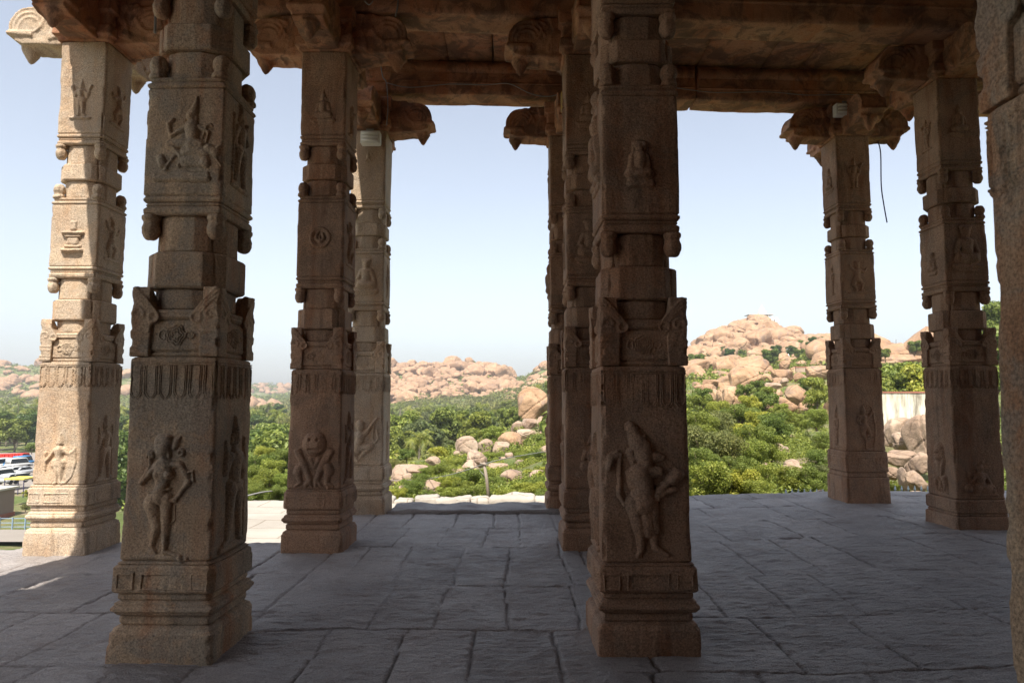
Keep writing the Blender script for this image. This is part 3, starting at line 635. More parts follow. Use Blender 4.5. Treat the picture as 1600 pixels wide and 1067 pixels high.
def arm_mesh():
    """scrolled bracket arm reaching along +x from the pillar, z=0 at the capital's underside"""
    bm = bmesh.new(); I = Matrix.Identity(4)
    body = [(0.10, 0.03), (0.33, 0.005), (.50, .02), (.70, .02), (.80, .06), (.78, .10), (.885, .125), (.875, .15), (.835, .165), (.83, .23), (.80, .31), (.745, .375), (.67, .415), (.58, .43), (.52, .425), (.50, .45), (.10, .45)]
    bm_prism(bm, body, -.155, .155, I)
    bm_prism(bm, [(.60, .10), (.87, .125), (.86, .155), (.60, .15)], -.178, .178, I)
    bm_prism(bm, [(.25, .10), (.42, .06), (.42, .12), (.36, .30), (.40, .43), (.25, .43)], -.175, .175, I)
    bm_lathe(bm, [(.03, -.105), (.035, -.10), (.075, -.03), (.09, .01), (.10, .03)][0:], (.715, 0, 0), 12)
    bm_lathe(bm, [(.004, -.125), (.03, -.105)], (.715, 0, 0), 12)
    for s in (-1, 1):
        for R in (.20, .155, .11):
            pts = [(.64 + R * math.cos(a), s * .157, .185 + R * 1.12 * math.sin(a)) for a in np.linspace(-.15, math.pi * .93, 14)]
            bm_tube(bm, pts, .011, 6)
        bm_tube(bm, [(.47, s * .157, .30), (.52, s * .157, .20), (.60, s * .157, .14)], [.02, .016, .012], 6)
        bm_tube(bm, [(.44, s * .157, .37), (.50, s * .157, .40), (.58, s * .157, .37)], .012, 6)
    for k in range(5): bm_tube(bm, [(.30 + .11 * k, -.1, .012), (.30 + .11 * k, .1, .012)], .012, 6)
    return stoned('bracket_arm', bm, 0.0125, M_CEIL, 0.008, 9, 14)
ARM = arm_mesh()
ARM_LIT = ARM.copy(); ARM_LIT.materials.clear(); ARM_LIT.materials.append(M_PILLAR_PALE)  # outer arms get paler stone, their sunlight put into the colour
def cap_mesh():
    bm = bmesh.new()
    bm_box(bm, -.265, .265, -.265, .265, 0.0, .07); bm_box(bm, -.30, .30, -.30, .30, .05, .15); bm_box(bm, -.275, .275, -.275, .275, .13, .30)
    bm_box(bm, -.31, .31, -.31, .31, .30, .455)
    return stoned('capital', bm, 0.014, M_CEIL, 0.007, 8, 15)
CAP = cap_mesh()

def cross(w, kind, dx, dy):
    r = w / np.maximum(np.abs(dx), np.abs(dy))
    a, b = np.abs(dx), np.abs(dy)
    if kind == 'O': r = np.minimum(r, w * 1.12 * math.sqrt(2) / (a + b))
    if kind == 'X':
        r = np.minimum(r, w * 1.08 * math.sqrt(2) / (a + b))
        c, s = math.cos(math.pi / 8), math.sin(math.pi / 8)
        r = np.minimum(r, w * 1.05 / np.maximum(a * c + b * s, a * s + b * c))
    return r
def stack_mesh(name, secs, res, mat, seed, warp=0.006):
    n = max(8, int(0.6 / res)); t = (np.arange(n) + .5) / n * 2 - 1; t = np.sign(t) * np.abs(t) ** 0.88
    sq = np.concatenate([np.stack([t, -np.ones(n)], -1), np.stack([np.ones(n), t], -1), np.stack([-t, np.ones(n)], -1), np.stack([-np.ones(n), -t], -1)])
    L = np.linalg.norm(sq, axis=1); dx, dy = sq[:, 0] / L, sq[:, 1] / L
    rings = []; zz = []
    b = min(.012, res)
    for (z0, z1, w0, w1, kind) in secs:
        m = max(1, int((z1 - z0 - 2 * b) / res))
        zs = [z0 + .0005, z0 + b] + list(np.linspace(z0 + b, z1 - b, m + 1)[1:]) + [z1 - .0005]
        for i, z in enumerate(zs):
            w = w0 + (w1 - w0) * (z - z0) / (z1 - z0)
            if i == 0 or i == len(zs) - 1: w -= b * .8
            r = cross(w, kind, dx, dy); rings.append(np.stack([dx * r, dy * r], -1)); zz.append(z)
    R = np.array(rings); Z = np.array(zz)[:, None] * np.ones(len(dx))[None, :]
    P = np.concatenate([R, Z[:, :, None]], -1)
    q = P + seed * 3.7
    d = fbm(q, 5, 4, seed) * warp * .6 + fbm(q, 2.0, 2, seed + 9) * warp * .6
    # worn arrises
    hwm = np.abs(P[:, :, :2]); corner = np.clip((np.minimum(hwm[..., 0], hwm[..., 1]) / np.maximum(hwm[..., 0], hwm[..., 1]) - .90) / .10, 0, 1)
    chip = np.clip(fbm(q, 11, 3, seed + 20) - .05, 0, 1) * .032 + .006
    d = d - corner * chip
    d2 = np.stack([dx, dy], -1)[None]
    P[:, :, :2] += d2 * d[:, :, None]
    V = P.reshape(-1, 3); nr, nc = P.shape[:2]
    f = grid_faces(nr, nc, True)
    # caps
    V = np.concatenate([V, [[0, 0, zz[0]], [0, 0, zz[-1]]]])
    i = np.arange(nc); j = (i + 1) % nc; tr = np.stack([j, i, np.full(nc, len(V) - 2), np.full(nc, len(V) - 2)], -1)
    top = np.stack([i + (nr - 1) * nc, j + (nr - 1) * nc, np.full(nc, len(V) - 1), np.full(nc, len(V) - 1)], -1)
    me = bpy.data.meshes.new(name)
    faces = [tuple(a) for a in f.tolist()] + [tuple(a[:3]) for a in tr.tolist()] + [tuple(a[:3]) for a in top.tolist()]
    me.from_pydata(V.tolist(), [], faces); me.update()
    me.materials.append(mat)
    me.polygons.foreach_set('use_smooth', np.ones(len(me.polygons), dtype=bool))
    try: me.set_sharp_from_angle(angle=math.radians(38))
    except Exception: pass
    return me

def pillar(name, label, X, Yf, z0, figs, res=0.018, rres=0.007, mat=M_PILLAR, rot=0.0, plain=False, seed=1, arms='FLRB', capmat=None, frieze_faces='FR', dz=(0, 0, 0, 0), T=5.1, lit_arm=None, sb=0.9):
    """dz: shifts of (die1 top, die2 bottom, die2 top, die3 bottom)"""
    hb = 0.302
    root = empty(name, (X, Yf + hb, z0), rot); tag(root, label, 'stone pillar', 'carved pillars of the pavilion')
    D1, D2, D3, D4 = 1.74 + dz[0], 2.655 + dz[1], 3.47 + dz[2], 4.06 + dz[3]
    if plain:
        base = [(-.06, .33, .298, .295, 'S'), (.33, .40, .28, .275, 'S'), (.40, .69, .29, .288, 'S')]
    else:
        base = [(-.06, .20, .305, .302, 'S'), (.20, .235, .302, .272, 'S'), (.235, .30, .268, .268, 'S'), (.30, .325, .275, .298, 'S'), (.325, .37, .302, .300, 'S'), (.37, .40, .296, .275, 'S'), (.40, .455, .272, .272, 'S'), (.455, .64, .296, .292, 'S'), (.64, .665, .284, .274, 'S')]
    base = [(a * sb if a > 0 else a, b * sb, c, d, k) for a, b, c, d, k in base]
    zt = base[-1][1]
    o = mk('plinth', stack_mesh('plinth', base, res, mat, seed), root)
    for fc in frieze_faces:
        relief_patch('panel_moulding', fc, base[-1 if plain else -2][3] + .003, (zt - .13 * sb), [('fn', panel_fn)], rres, mat, root, bounds=(-.27, .27, -.058, .058), seed=seed)
    nz = D1 + .285; n1 = D2 - .05 - nz
    sh = [(zt, D1, .268, .259, 'S'), (D1, D1 + .035, .240, .240, 'S'), (D1 + .035, D1 + .225, .246, .245, 'S'), (D1 + .225, D1 + .255, .250, .262, 'S'), (D1 + .255, nz, .262, .250, 'S'),
          (nz, nz + n1 * .23, .215, .215, 'X'), (nz + n1 * .23, nz + n1 * .61, .243, .241, 'O'), (nz + n1 * .61, D2 - .05, .215, .215, 'X'),
          (D2 - .05, D2, .242, .246, 'S'), (D2, D2 + .03, .234, .234, 'S'), (D2 + .03, D2 + .065, .247, .247, 'S'), (D2 + .065, D3 - .07, .243, .240, 'S'), (D3 - .07, D3 - .035, .247, .244, 'S'), (D3 - .035, D3, .230, .238, 'S')]
    n2 = D4 - .04 - D3
    sh += [(D3, D3 + n2 * .33, .210, .210, 'X'), (D3 + n2 * .33, D3 + n2 * .64, .236, .234, 'O'), (D3 + n2 * .64, D4 - .04, .210, .210, 'X'),
           (D4 - .04, D4, .238, .240, 'S'), (D4, D4 + .03, .229, .229, 'S'), (D4 + .03, D4 + .07, .240, .240, 'S'), (D4 + .07, T, .236, .238, 'S')]
    mk('shaft', stack_mesh('shaft', sh, res, mat, seed + 50), root)
    for q in range(4):
        h = mk('corner_volute', swap(HORN, mat), root, (0, 0, D1 + .004), q * math.pi / 2); h.scale = (.975, .975, 1.0)
        a = q * math.pi / 2
        for zb, up, w in ((D2 - .045, False, .200), (D3 - .005, True, .197), (D4 - .035, False, .196)):
            c, s = math.cos(a), math.sin(a); x, y = w, -w
            mk('corner_bud', swap(BUD_UP if up else BUD_DN, mat), root, (c * x - s * y, s * x + c * y, zb), a)
    for fc in frieze_faces:
        relief_patch('tassel_frieze', fc, .259, D1 - .03, [('fn', frieze_fn)], rres * .6, mat, root, bounds=(-.25, .25, -.235, .01), seed=seed + 1)
        relief_patch('lotus_medallion', fc, .2445, D1 + .13, [('fn', lotus_fn)], rres, mat, root, bounds=(-.115, .115, -.07, .07), seed=seed + 2)
    for (pt, fc, key, zc, sc_, fl) in figs:
        hw = {1: .265, 2: .2415, 3: .2365}[pt]
        if pt == 1: zc = zt + zc - .665
        nm = {'medallion': 'carved_medallion', 'medallion_small': 'carved_medallion', 'pedestal': 'carved_pedestal'}.get(key, 'carved_figure')
        it = FIGS[key]
        relief_patch(nm, fc, hw - .001, zc, it, rres, mat, root, seed=seed + int(zc * 10), flip=fl, scale=sc_, label=FLAB.get(key))
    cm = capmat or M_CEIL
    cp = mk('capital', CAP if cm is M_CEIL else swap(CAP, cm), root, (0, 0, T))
    for d in arms:
        a = {'R': 0, 'B': math.pi / 2, 'L': math.pi, 'F': -math.pi / 2}[d]
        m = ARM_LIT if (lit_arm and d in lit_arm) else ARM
        ar = mk('bracket_arm', m, cp, (0, 0, 0.002), a)
    return root
_sw = {}
def swap(me, mat):
    if me.materials[0] is mat: return me
    k = (me.name, mat.name)
    if k not in _sw: c = me.copy(); c.materials.clear(); c.materials.append(mat); _sw[k] = c
    return _sw[k]
FLAB = {'lady': 'carved woman standing with one arm raised', 'crowned_seated': 'carved crowned figure seated with a raised hand', 'tailed_figure': 'carved standing figure in profile with a long curled tail',
    'meditating': 'carved figure seated cross-legged on a pedestal', 'lion_face': 'carved grinning lion face above crouching legs', 'dancer': 'carved dancer with one arm raised and a bow',
    'seated_small': 'carved small seated figure', 'medallion_small': 'small carved round medallion', 'medallion': 'carved round medallion ringed with beads', 'four_armed': 'carved four-armed crowned standing figure',
    'shield_bearer': 'carved crowned figure beside a long curved shield', 'pedestal': 'carved stepped pedestal', 'side_guardian': 'carved crowned guardian with a staff', 'praying_seated': 'carved crowned figure seated with joined hands',
    'tall_crowned': 'carved slim figure with a tall crown', 'archer': 'carved figure holding a tall bow', 'rearing_lion': 'carved crouching lion with a round face', 'reclining': 'carved figure leaning on one arm', 'flute_dancer': 'carved dancing figure with bent knees'}

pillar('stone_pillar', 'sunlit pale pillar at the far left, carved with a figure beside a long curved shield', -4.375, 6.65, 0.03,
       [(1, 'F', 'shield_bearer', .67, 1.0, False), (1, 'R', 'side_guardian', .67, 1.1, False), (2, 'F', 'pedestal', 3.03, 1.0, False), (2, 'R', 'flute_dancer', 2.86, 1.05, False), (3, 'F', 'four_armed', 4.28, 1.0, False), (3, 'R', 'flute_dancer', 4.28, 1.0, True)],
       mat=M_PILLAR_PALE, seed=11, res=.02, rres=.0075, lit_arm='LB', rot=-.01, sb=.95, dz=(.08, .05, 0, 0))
pillar('stone_pillar', 'big near pillar at the left carved with a standing woman, one arm raised', -2.0, 4.0, 0.0,
       [(1, 'F', 'lady', .665, 1.0, False), (1, 'R', 'side_guardian', .68, 1.35, False), (2, 'F', 'crowned_seated', 2.80, .86, False), (2, 'R', 'side_guardian', 2.82, .95, True), (3, 'F', 'praying_seated', 4.3, 1.2, False)],
       seed=21, res=.0125, rres=.0042, rot=-.02, sb=.84)
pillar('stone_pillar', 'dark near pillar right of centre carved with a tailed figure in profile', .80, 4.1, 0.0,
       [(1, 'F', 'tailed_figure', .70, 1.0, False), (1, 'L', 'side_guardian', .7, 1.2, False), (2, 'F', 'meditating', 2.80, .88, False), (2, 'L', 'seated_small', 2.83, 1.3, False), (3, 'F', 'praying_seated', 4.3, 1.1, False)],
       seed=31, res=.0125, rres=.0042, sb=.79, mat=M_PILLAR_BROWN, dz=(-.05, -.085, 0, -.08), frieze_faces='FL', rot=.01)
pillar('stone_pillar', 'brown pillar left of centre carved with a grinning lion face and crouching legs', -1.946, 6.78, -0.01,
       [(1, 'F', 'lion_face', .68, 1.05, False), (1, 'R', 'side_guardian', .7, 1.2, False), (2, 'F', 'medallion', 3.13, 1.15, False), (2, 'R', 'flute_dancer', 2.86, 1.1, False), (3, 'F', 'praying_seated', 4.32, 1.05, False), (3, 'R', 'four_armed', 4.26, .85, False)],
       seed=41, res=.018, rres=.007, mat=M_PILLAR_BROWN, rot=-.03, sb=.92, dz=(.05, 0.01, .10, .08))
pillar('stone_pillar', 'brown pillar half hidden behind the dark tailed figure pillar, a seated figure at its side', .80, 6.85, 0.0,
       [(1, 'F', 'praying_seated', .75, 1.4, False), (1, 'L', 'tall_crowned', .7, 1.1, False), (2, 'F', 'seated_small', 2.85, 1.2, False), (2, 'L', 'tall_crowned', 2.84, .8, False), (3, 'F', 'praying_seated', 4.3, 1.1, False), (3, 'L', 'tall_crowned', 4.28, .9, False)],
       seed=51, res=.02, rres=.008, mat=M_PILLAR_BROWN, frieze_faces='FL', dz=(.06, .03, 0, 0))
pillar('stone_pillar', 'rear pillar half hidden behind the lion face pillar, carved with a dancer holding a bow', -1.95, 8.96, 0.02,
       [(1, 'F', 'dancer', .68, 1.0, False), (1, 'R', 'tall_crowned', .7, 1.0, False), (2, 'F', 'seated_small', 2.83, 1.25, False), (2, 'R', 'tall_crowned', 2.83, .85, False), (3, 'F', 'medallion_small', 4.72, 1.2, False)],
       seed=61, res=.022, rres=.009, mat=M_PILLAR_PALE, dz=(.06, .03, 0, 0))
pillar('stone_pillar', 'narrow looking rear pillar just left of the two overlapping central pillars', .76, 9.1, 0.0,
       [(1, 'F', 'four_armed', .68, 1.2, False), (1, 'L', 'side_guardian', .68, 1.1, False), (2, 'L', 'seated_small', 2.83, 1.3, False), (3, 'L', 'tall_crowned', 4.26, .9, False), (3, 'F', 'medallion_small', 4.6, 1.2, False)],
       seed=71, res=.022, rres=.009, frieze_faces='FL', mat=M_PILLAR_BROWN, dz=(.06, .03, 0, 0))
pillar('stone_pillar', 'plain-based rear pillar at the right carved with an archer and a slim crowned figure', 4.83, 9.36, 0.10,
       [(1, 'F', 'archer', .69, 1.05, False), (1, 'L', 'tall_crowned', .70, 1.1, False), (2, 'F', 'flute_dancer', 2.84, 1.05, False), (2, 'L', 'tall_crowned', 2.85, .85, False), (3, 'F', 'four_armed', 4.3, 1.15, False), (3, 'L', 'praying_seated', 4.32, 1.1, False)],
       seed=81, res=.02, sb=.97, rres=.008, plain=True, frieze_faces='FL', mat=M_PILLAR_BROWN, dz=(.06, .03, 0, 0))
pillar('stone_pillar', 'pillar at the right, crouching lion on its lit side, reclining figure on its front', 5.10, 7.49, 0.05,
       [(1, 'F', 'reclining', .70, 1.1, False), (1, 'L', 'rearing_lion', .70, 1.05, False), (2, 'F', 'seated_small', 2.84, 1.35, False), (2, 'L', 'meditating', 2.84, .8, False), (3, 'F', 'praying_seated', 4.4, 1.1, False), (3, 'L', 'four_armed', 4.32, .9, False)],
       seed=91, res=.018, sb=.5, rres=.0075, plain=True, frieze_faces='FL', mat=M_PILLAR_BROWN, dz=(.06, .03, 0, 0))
pillar('stone_pillar', 'blurred speckled pillar cut off by the right edge of the photo, nearest of all', 1.597, 1.32, 0.0,
       [(1, 'L', 'side_guardian', .68, 1.0, False)], seed=101, res=.02, rres=.009, frieze_faces='L', arms='FLRB', mat=M_PILLAR, dz=(.56, .22, .05, 0))
# pillar standing just outside the frame, whose shadow falls across the far left one
pillar('stone_pillar', 'pillar just outside the left edge of the photo', -4.42, 4.0, 0.0, [], seed=111, res=.03, rres=.012, frieze_faces='', arms='FRB')

# ---------------------------------------------------------------- beams and ceiling
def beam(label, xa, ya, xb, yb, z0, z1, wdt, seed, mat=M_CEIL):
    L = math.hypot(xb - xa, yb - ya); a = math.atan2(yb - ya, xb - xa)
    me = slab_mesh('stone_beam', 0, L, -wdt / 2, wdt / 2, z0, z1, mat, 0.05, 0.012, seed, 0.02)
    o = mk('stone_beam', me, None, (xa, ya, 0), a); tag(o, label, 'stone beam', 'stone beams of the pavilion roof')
    # moulded fillets along the front face
    for k, (za, zb, d) in enumerate(((z0 + (z1 - z0) * .30, z0 + (z1 - z0) * .36, .022), (z0 + (z1 - z0) * .62, z0 + (z1 - z0) * .9, .03))):
        mk('moulding', slab_mesh('moulding', 0.02, L - .02, -wdt / 2 - d, -wdt / 2 + .02, za, zb, mat, 0.05, 0.006, seed + 3 + k, 0.01), o)
    return o
beam('long beam over the rear pillars with a cable along it, sky below', -2.22, 9.33, 2.6, 9.56, 5.71, 6.19, .42, 201)
beam('beam over the right rear pillar, its joint above a white box', 2.61, 9.565, 8.6, 9.86, 5.70, 6.19, .42, 203)
beam('dark beam over the middle row, left of the dark tailed figure pillar', -4.9, 6.98, .86, 7.2, 5.56, 6.2, .42, 205)
beam('dark beam over the middle row, right of the dark tailed figure pillar', .87, 7.203, 8.6, 7.62, 5.56, 6.2, .42, 207)
beam('beam over the near pillars, above the frame', -4.75, 4.3, 8.6, 4.75, 5.56, 6.2, .42, 209)
beam('beam behind the viewer, above the frame', -4.75, 1.6, 8.6, 1.8, 5.56, 6.2, .42, 211)
beam('beam along the left edge of the roof above the far left pillar', -4.30, 1.2, -4.37, 7.12, 5.57, 6.19, .40, 213)
def ceiling():
    rng = random.Random(7)
    def strip(x0, x1, y0, y1):
        x = x0
        while x < x1 - .02:
            w = min(rng.uniform(.55, .95), x1 - x)
            if x1 - (x + w) < .3: w = x1 - x
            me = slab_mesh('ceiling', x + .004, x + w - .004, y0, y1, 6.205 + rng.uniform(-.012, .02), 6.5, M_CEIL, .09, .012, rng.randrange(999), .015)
            tag(mk('ceiling', me), kind='structure'); x += w
    strip(-4.55, 8.6, 1.3, 4.4); strip(-4.55, 8.6, 4.41, 7.38); strip(-2.3, 8.6, 7.39, 9.72)
    bm = bmesh.new(); bm_box(bm, -4.6, 8.7, -9, 7.40, 6.53, 6.75); bm_box(bm, -2.3, 8.7, 7.41, 9.74, 6.532, 6.75); bm_box(bm, -4.6, 8.7, -9, 1.29, 6.2, 6.52)
    tag(mk('roof', from_bm('roof', bm, M_CONC)), kind='structure')
ceiling()
bm = bmesh.new(); bm_box(bm, -4.85, 8.7, -6.2, -6, -.1, 6.2)  # out-of-view back wall, added to keep the interior dark
tag(mk('added_wall', from_bm('added_wall', bm, M_CEIL)), 'unseen wall added behind the viewer to darken the pavilion', 'wall')
bm = bmesh.new(); bm_box(bm, -5.05, -4.85, -6.2, -1.2, -.1, 6.2)  # added out of view, cuts the light coming in from the left
tag(mk('added_wall', from_bm('added_wall', bm, M_CEIL)), 'unseen side wall added left of the viewer to block daylight', 'wall')
bm = bmesh.new(); bm_box(bm, 8.7, 8.9, -6.2, 5.0, -.1, 6.2)  # added out of view, closes off light from the right
tag(mk('added_wall', from_bm('added_wall', bm, M_CEIL)), 'unseen side wall added at the far right to block daylight', 'wall')

# cables and small fittings
def cable(label, pts, r, mat, cat='cable'):
    bm = bmesh.new()
    P = [Vector(p) for p in pts]; out = []
    for i in range(len(P) - 1):
        p0, p1, p2, p3 = P[max(i - 1, 0)], P[i], P[i + 1], P[min(i + 2, len(P) - 1)]
        for k in range(5):
            t = k / 5; out.append(.5 * ((2 * p1) + (p2 - p0) * t + (2 * p0 - 5 * p1 + 4 * p2 - p3) * t * t + (3 * p1 - p0 - 3 * p2 + p3) * t ** 3))
    out.append(P[-1]); bm_tube(bm, out, r, 6)
    o = mk('cable', from_bm('cable', bm, mat, True)); tag(o, label, cat); return o
yb = 9.06
cable('thin grey cable sagging along the rear beam between the central pillars', [at(605, 130, yb), at(640, 137, yb), at(700, 132, yb), at(760, 133, yb), at(795, 131, yb), at(830, 147, yb - .02), at(858, 151, yb - .05), at(884, 144, yb - .2)], .007, M_WIRE)
cable('thin grey cable along the right half of the rear beam', [at(1058, 138, 9.2), at(1120, 145, 9.22), at(1200, 144, 9.26), at(1260, 149, 9.3), at(1320, 148, 9.32), at(1372, 150, 9.34)], .006, M_WIRE)
cable('loose violet cable end hanging in the sky beside the right rear pillar', [at(1372, 222, 9.4), at(1376, 240, 9.4), at(1377, 290, 9.4), at(1381, 320, 9.4), at(1386, 348, 9.4)], .008, M_DWIRE)
cable('short grey conduit hanging from the roof by the far left pillar', [at(243, -25, 6.3), at(243, 20, 6.3), at(242, 52, 6.3)], .012, M_WIRE)
cable('hooked grey wire above the lion face pillar capital', [at(622, 0, 6.9), at(621, 12, 6.88), at(618, 26, 6.88)], .009, M_WIRE)
cable('forked wire on the lion face pillar capital', [at(570, 2, 6.3), at(577, 8, 6.3), at(583, 2, 6.3)], .006, M_WIRE)
cable('cable running down the capital behind the lion face pillar', [at(594, 96, 8.78), at(598, 120, 8.75), at(604, 131, 8.75), at(606, 170, 8.74), at(604, 196, 8.74)], .008, M_WIRE)
def fixture(label, px, py, Y, w, h, d, mat):
    c = at(px, py, Y); o = empty('lamp_fitting', c); tag(o, label, 'light fitting')
    bm = bmesh.new(); bm_box(bm, -w / 2, w / 2, 0, d, -h / 2, h / 2, .008); mk('casing', from_bm('casing', bm, mat), o)
    for k in (-1, 0, 1):
        bm = bmesh.new(); bm_tube(bm, [(-w * .42, -.012, k * h * .28), (w * .42, -.012, k * h * .28)], h * .09, 8); mk('tube', from_bm('tube', bm, M_WHITE, True), o)
    bm = bmesh.new(); bm_box(bm, -w * .2, w * .2, -.01, .002, h * .5, h * .62); mk('clip', from_bm('clip', bm, M_WIRE), o)
fixture('small white striped box fitting on the beam above the right rear pillar', 1322, 170, 9.24, .27, .17, .12, M_WHITE)
fixture('white box fitting under the capital of the dancer pillar', 578, 214, 8.85, .26, .17, .13, M_WHITE)
bm = bmesh.new(); bm_box(bm, -.035, .035, -.06, .06, -.13, .13, .015); c = at(881, 160, 8.2)
o = mk('lamp_fitting', from_bm('lamp_fitting', bm, M_YELL), None, c); tag(o, 'yellow fitting at the end of the cable beside the central pillars', 'light fitting')

# ---------------------------------------------------------------- terrain
TAB = {
 -500: [(5, -1.3), (12, -1.3), (20, -3), (40, -8), (60, -12), (150, -12), (500, -12), (700, 10), (1000, 50), (2500, 0)],
 20: [(5, -1.3), (12, -1.25), (20, -3), (40, -8), (60, -11.6), (75, -12.15), (150, -12), (500, -12), (700, 4), (880, 42), (1200, 10), (2600, 0)],
 200: [(5, -1.3), (17, -1.25), (24, -4), (60, -12), (150, -12), (500, -12), (700, 0), (880, 36), (1200, 5), (2600, 0)],
 410: [(5, -1.3), (17.4, -1.25), (20, -3), (40, -9), (60, -11), (150, -12), (900, -10), (1300, 5), (1700, 33), (2600, 5)],
 560: [(5, -1.3), (17.4, -1.25), (20, -2.2), (40, -3.5), (70, -6), (110, -11), (400, -12), (560, -5), (720, 28), (1000, 10), (2600, 0)],
 650: [(5, -1.3), (17.4, -1.25), (19, -1.5), (40, -2.6), (60, -4), (100, -9), (160, -12), (430, -12), (560, -3), (720, 34), (1000, 20), (2600, 0)],
 740: [(5, -1.3), (17.4, -1.25), (19, -1.4), (40, -2.2), (60, -3.0), (90, -6), (160, -11), (430, -10), (560, 0), (720, 37), (1000, 20), (2600, 0)],
 810: [(5, -1.3), (17.4, -1.25), (19, -1.3), (40, -1.9), (60, -3.0), (90, -4.4), (150, -6), (400, -3), (560, 8), (720, 24), (1000, 10), (2600, 0)],
 850: [(5, -1.3), (17.4, -1.25), (19, -1.2), (40, -1.5), (60, -2.5), (90, -3.3), (150, -2.5), (400, 6), (560, 18), (640, 29), (1000, 10), (2600, 0)],
 1000: [(5, -1.3), (12, -1.2), (20, -1.1), (40, -.6), (80, .6), (150, 3), (300, 12), (430, 20), (520, 24), (900, 10), (2600, 0)],
 1085: [(5, -1.3), (12, -1.1), (20, -1.0), (40, -.9), (65, -.2), (80, .5), (130, 3.6), (200, 9), (300, 16), (380, 21), (450, 22), (900, 10), (2600, 0)],
 1115: [(5, -1.3), (12, -1.1), (20, -1.0), (40, -.9), (65, -.2), (80, .5), (130, 3.6), (200, 9), (300, 18), (380, 32), (450, 38), (700, 10), (2600, 0)],
 1185: [(5, -1.3), (12, -1.1), (20, -.9), (40, -.9), (65, -.2), (80, .5), (130, 3.6), (200, 9), (300, 20), (380, 37), (450, 52.5), (700, 10), (2600, 0)],
 1240: [(5, -1.3), (12, -1.1), (20, -.9), (40, -.9), (65, -.2), (80, .5), (130, 3.6), (200, 11), (300, 21), (380, 34), (450, 44), (700, 10), (2600, 0)],
 1300: [(5, -1.3), (12, -1.1), (20, -.9), (40, -.9), (65, -.2), (80, .5), (130, 3.6), (200, 15), (300, 23), (380, 28), (450, 31), (700, 10), (2600, 0)],
 1400: [(5, -1.3), (12, -1.1), (18, -1.1), (30, -1.3), (46, -1.3), (60, -.5), (100, 4), (160, 9), (200, 13.5), (300, 12), (2600, 0)],
 1500: [(5, -1.3), (12, -1.1), (18, -1.1), (30, -1.3), (46, -1.3), (60, -.5), (100, 4), (160, 10), (200, 14.5), (300, 12), (2600, 0)],
 2400: [(5, -1.3), (12, -1.1), (18, -1.1), (46, -1.3), (60, -.5), (100, 4), (200, 12), (300, 10), (2600, 0)],
}
TK = sorted(TAB); LD = np.linspace(math.log(5), math.log(2600), 400)
TT = np.array([np.interp(LD, [math.log(a) for a, b in TAB[k]], [b for a, b in TAB[k]]) for k in TK])
BUMPS = []          # (x, y, radius, z) local levels under boulders
def terr(X, Y, noise=True):
    X = np.asarray(X, float); Y = np.asarray(Y, float)
    px = np.clip(800 + X / np.maximum(Y, 1e-6) * 1087.5, TK[0], TK[-1]); d = np.clip(np.log(np.maximum(Y, 5)), LD[0], LD[-1])
    i = np.clip(np.searchsorted(TK, px, side='right') - 1, 0, len(TK) - 2); k = np.array(TK, float)
    fx = (px - k[i]) / (k[i + 1] - k[i]); fx = fx * fx * (3 - 2 * fx)
    fd = (d - LD[0]) / (LD[1] - LD[0]); j = np.clip(np.floor(fd).astype(int), 0, len(LD) - 2); fy = fd - j
    z = (TT[i, j] * (1 - fx) + TT[i + 1, j] * fx) * (1 - fy) + (TT[i, j + 1] * (1 - fx) + TT[i + 1, j + 1] * fx) * fy
    for bx, by, br, bz in BUMPS:
        w = np.exp(-((X - bx) ** 2 + (Y - by) ** 2) / (br * br)); z = z * (1 - w) + bz * w
    if noise:
        P = np.stack([X, Y, 0 * X], -1); amp = np.clip((Y - 17.5) / 60, 0, 1)
        z = z + fbm(P, .02, 4, 3) * 2.2 * np.clip((Y - 150) / 300, 0, 1) + fbm(P, .25, 3, 6) * .22 * amp
    return z
def t1(x, y): return float(terr(np.array([x]), np.array([y]))[0])

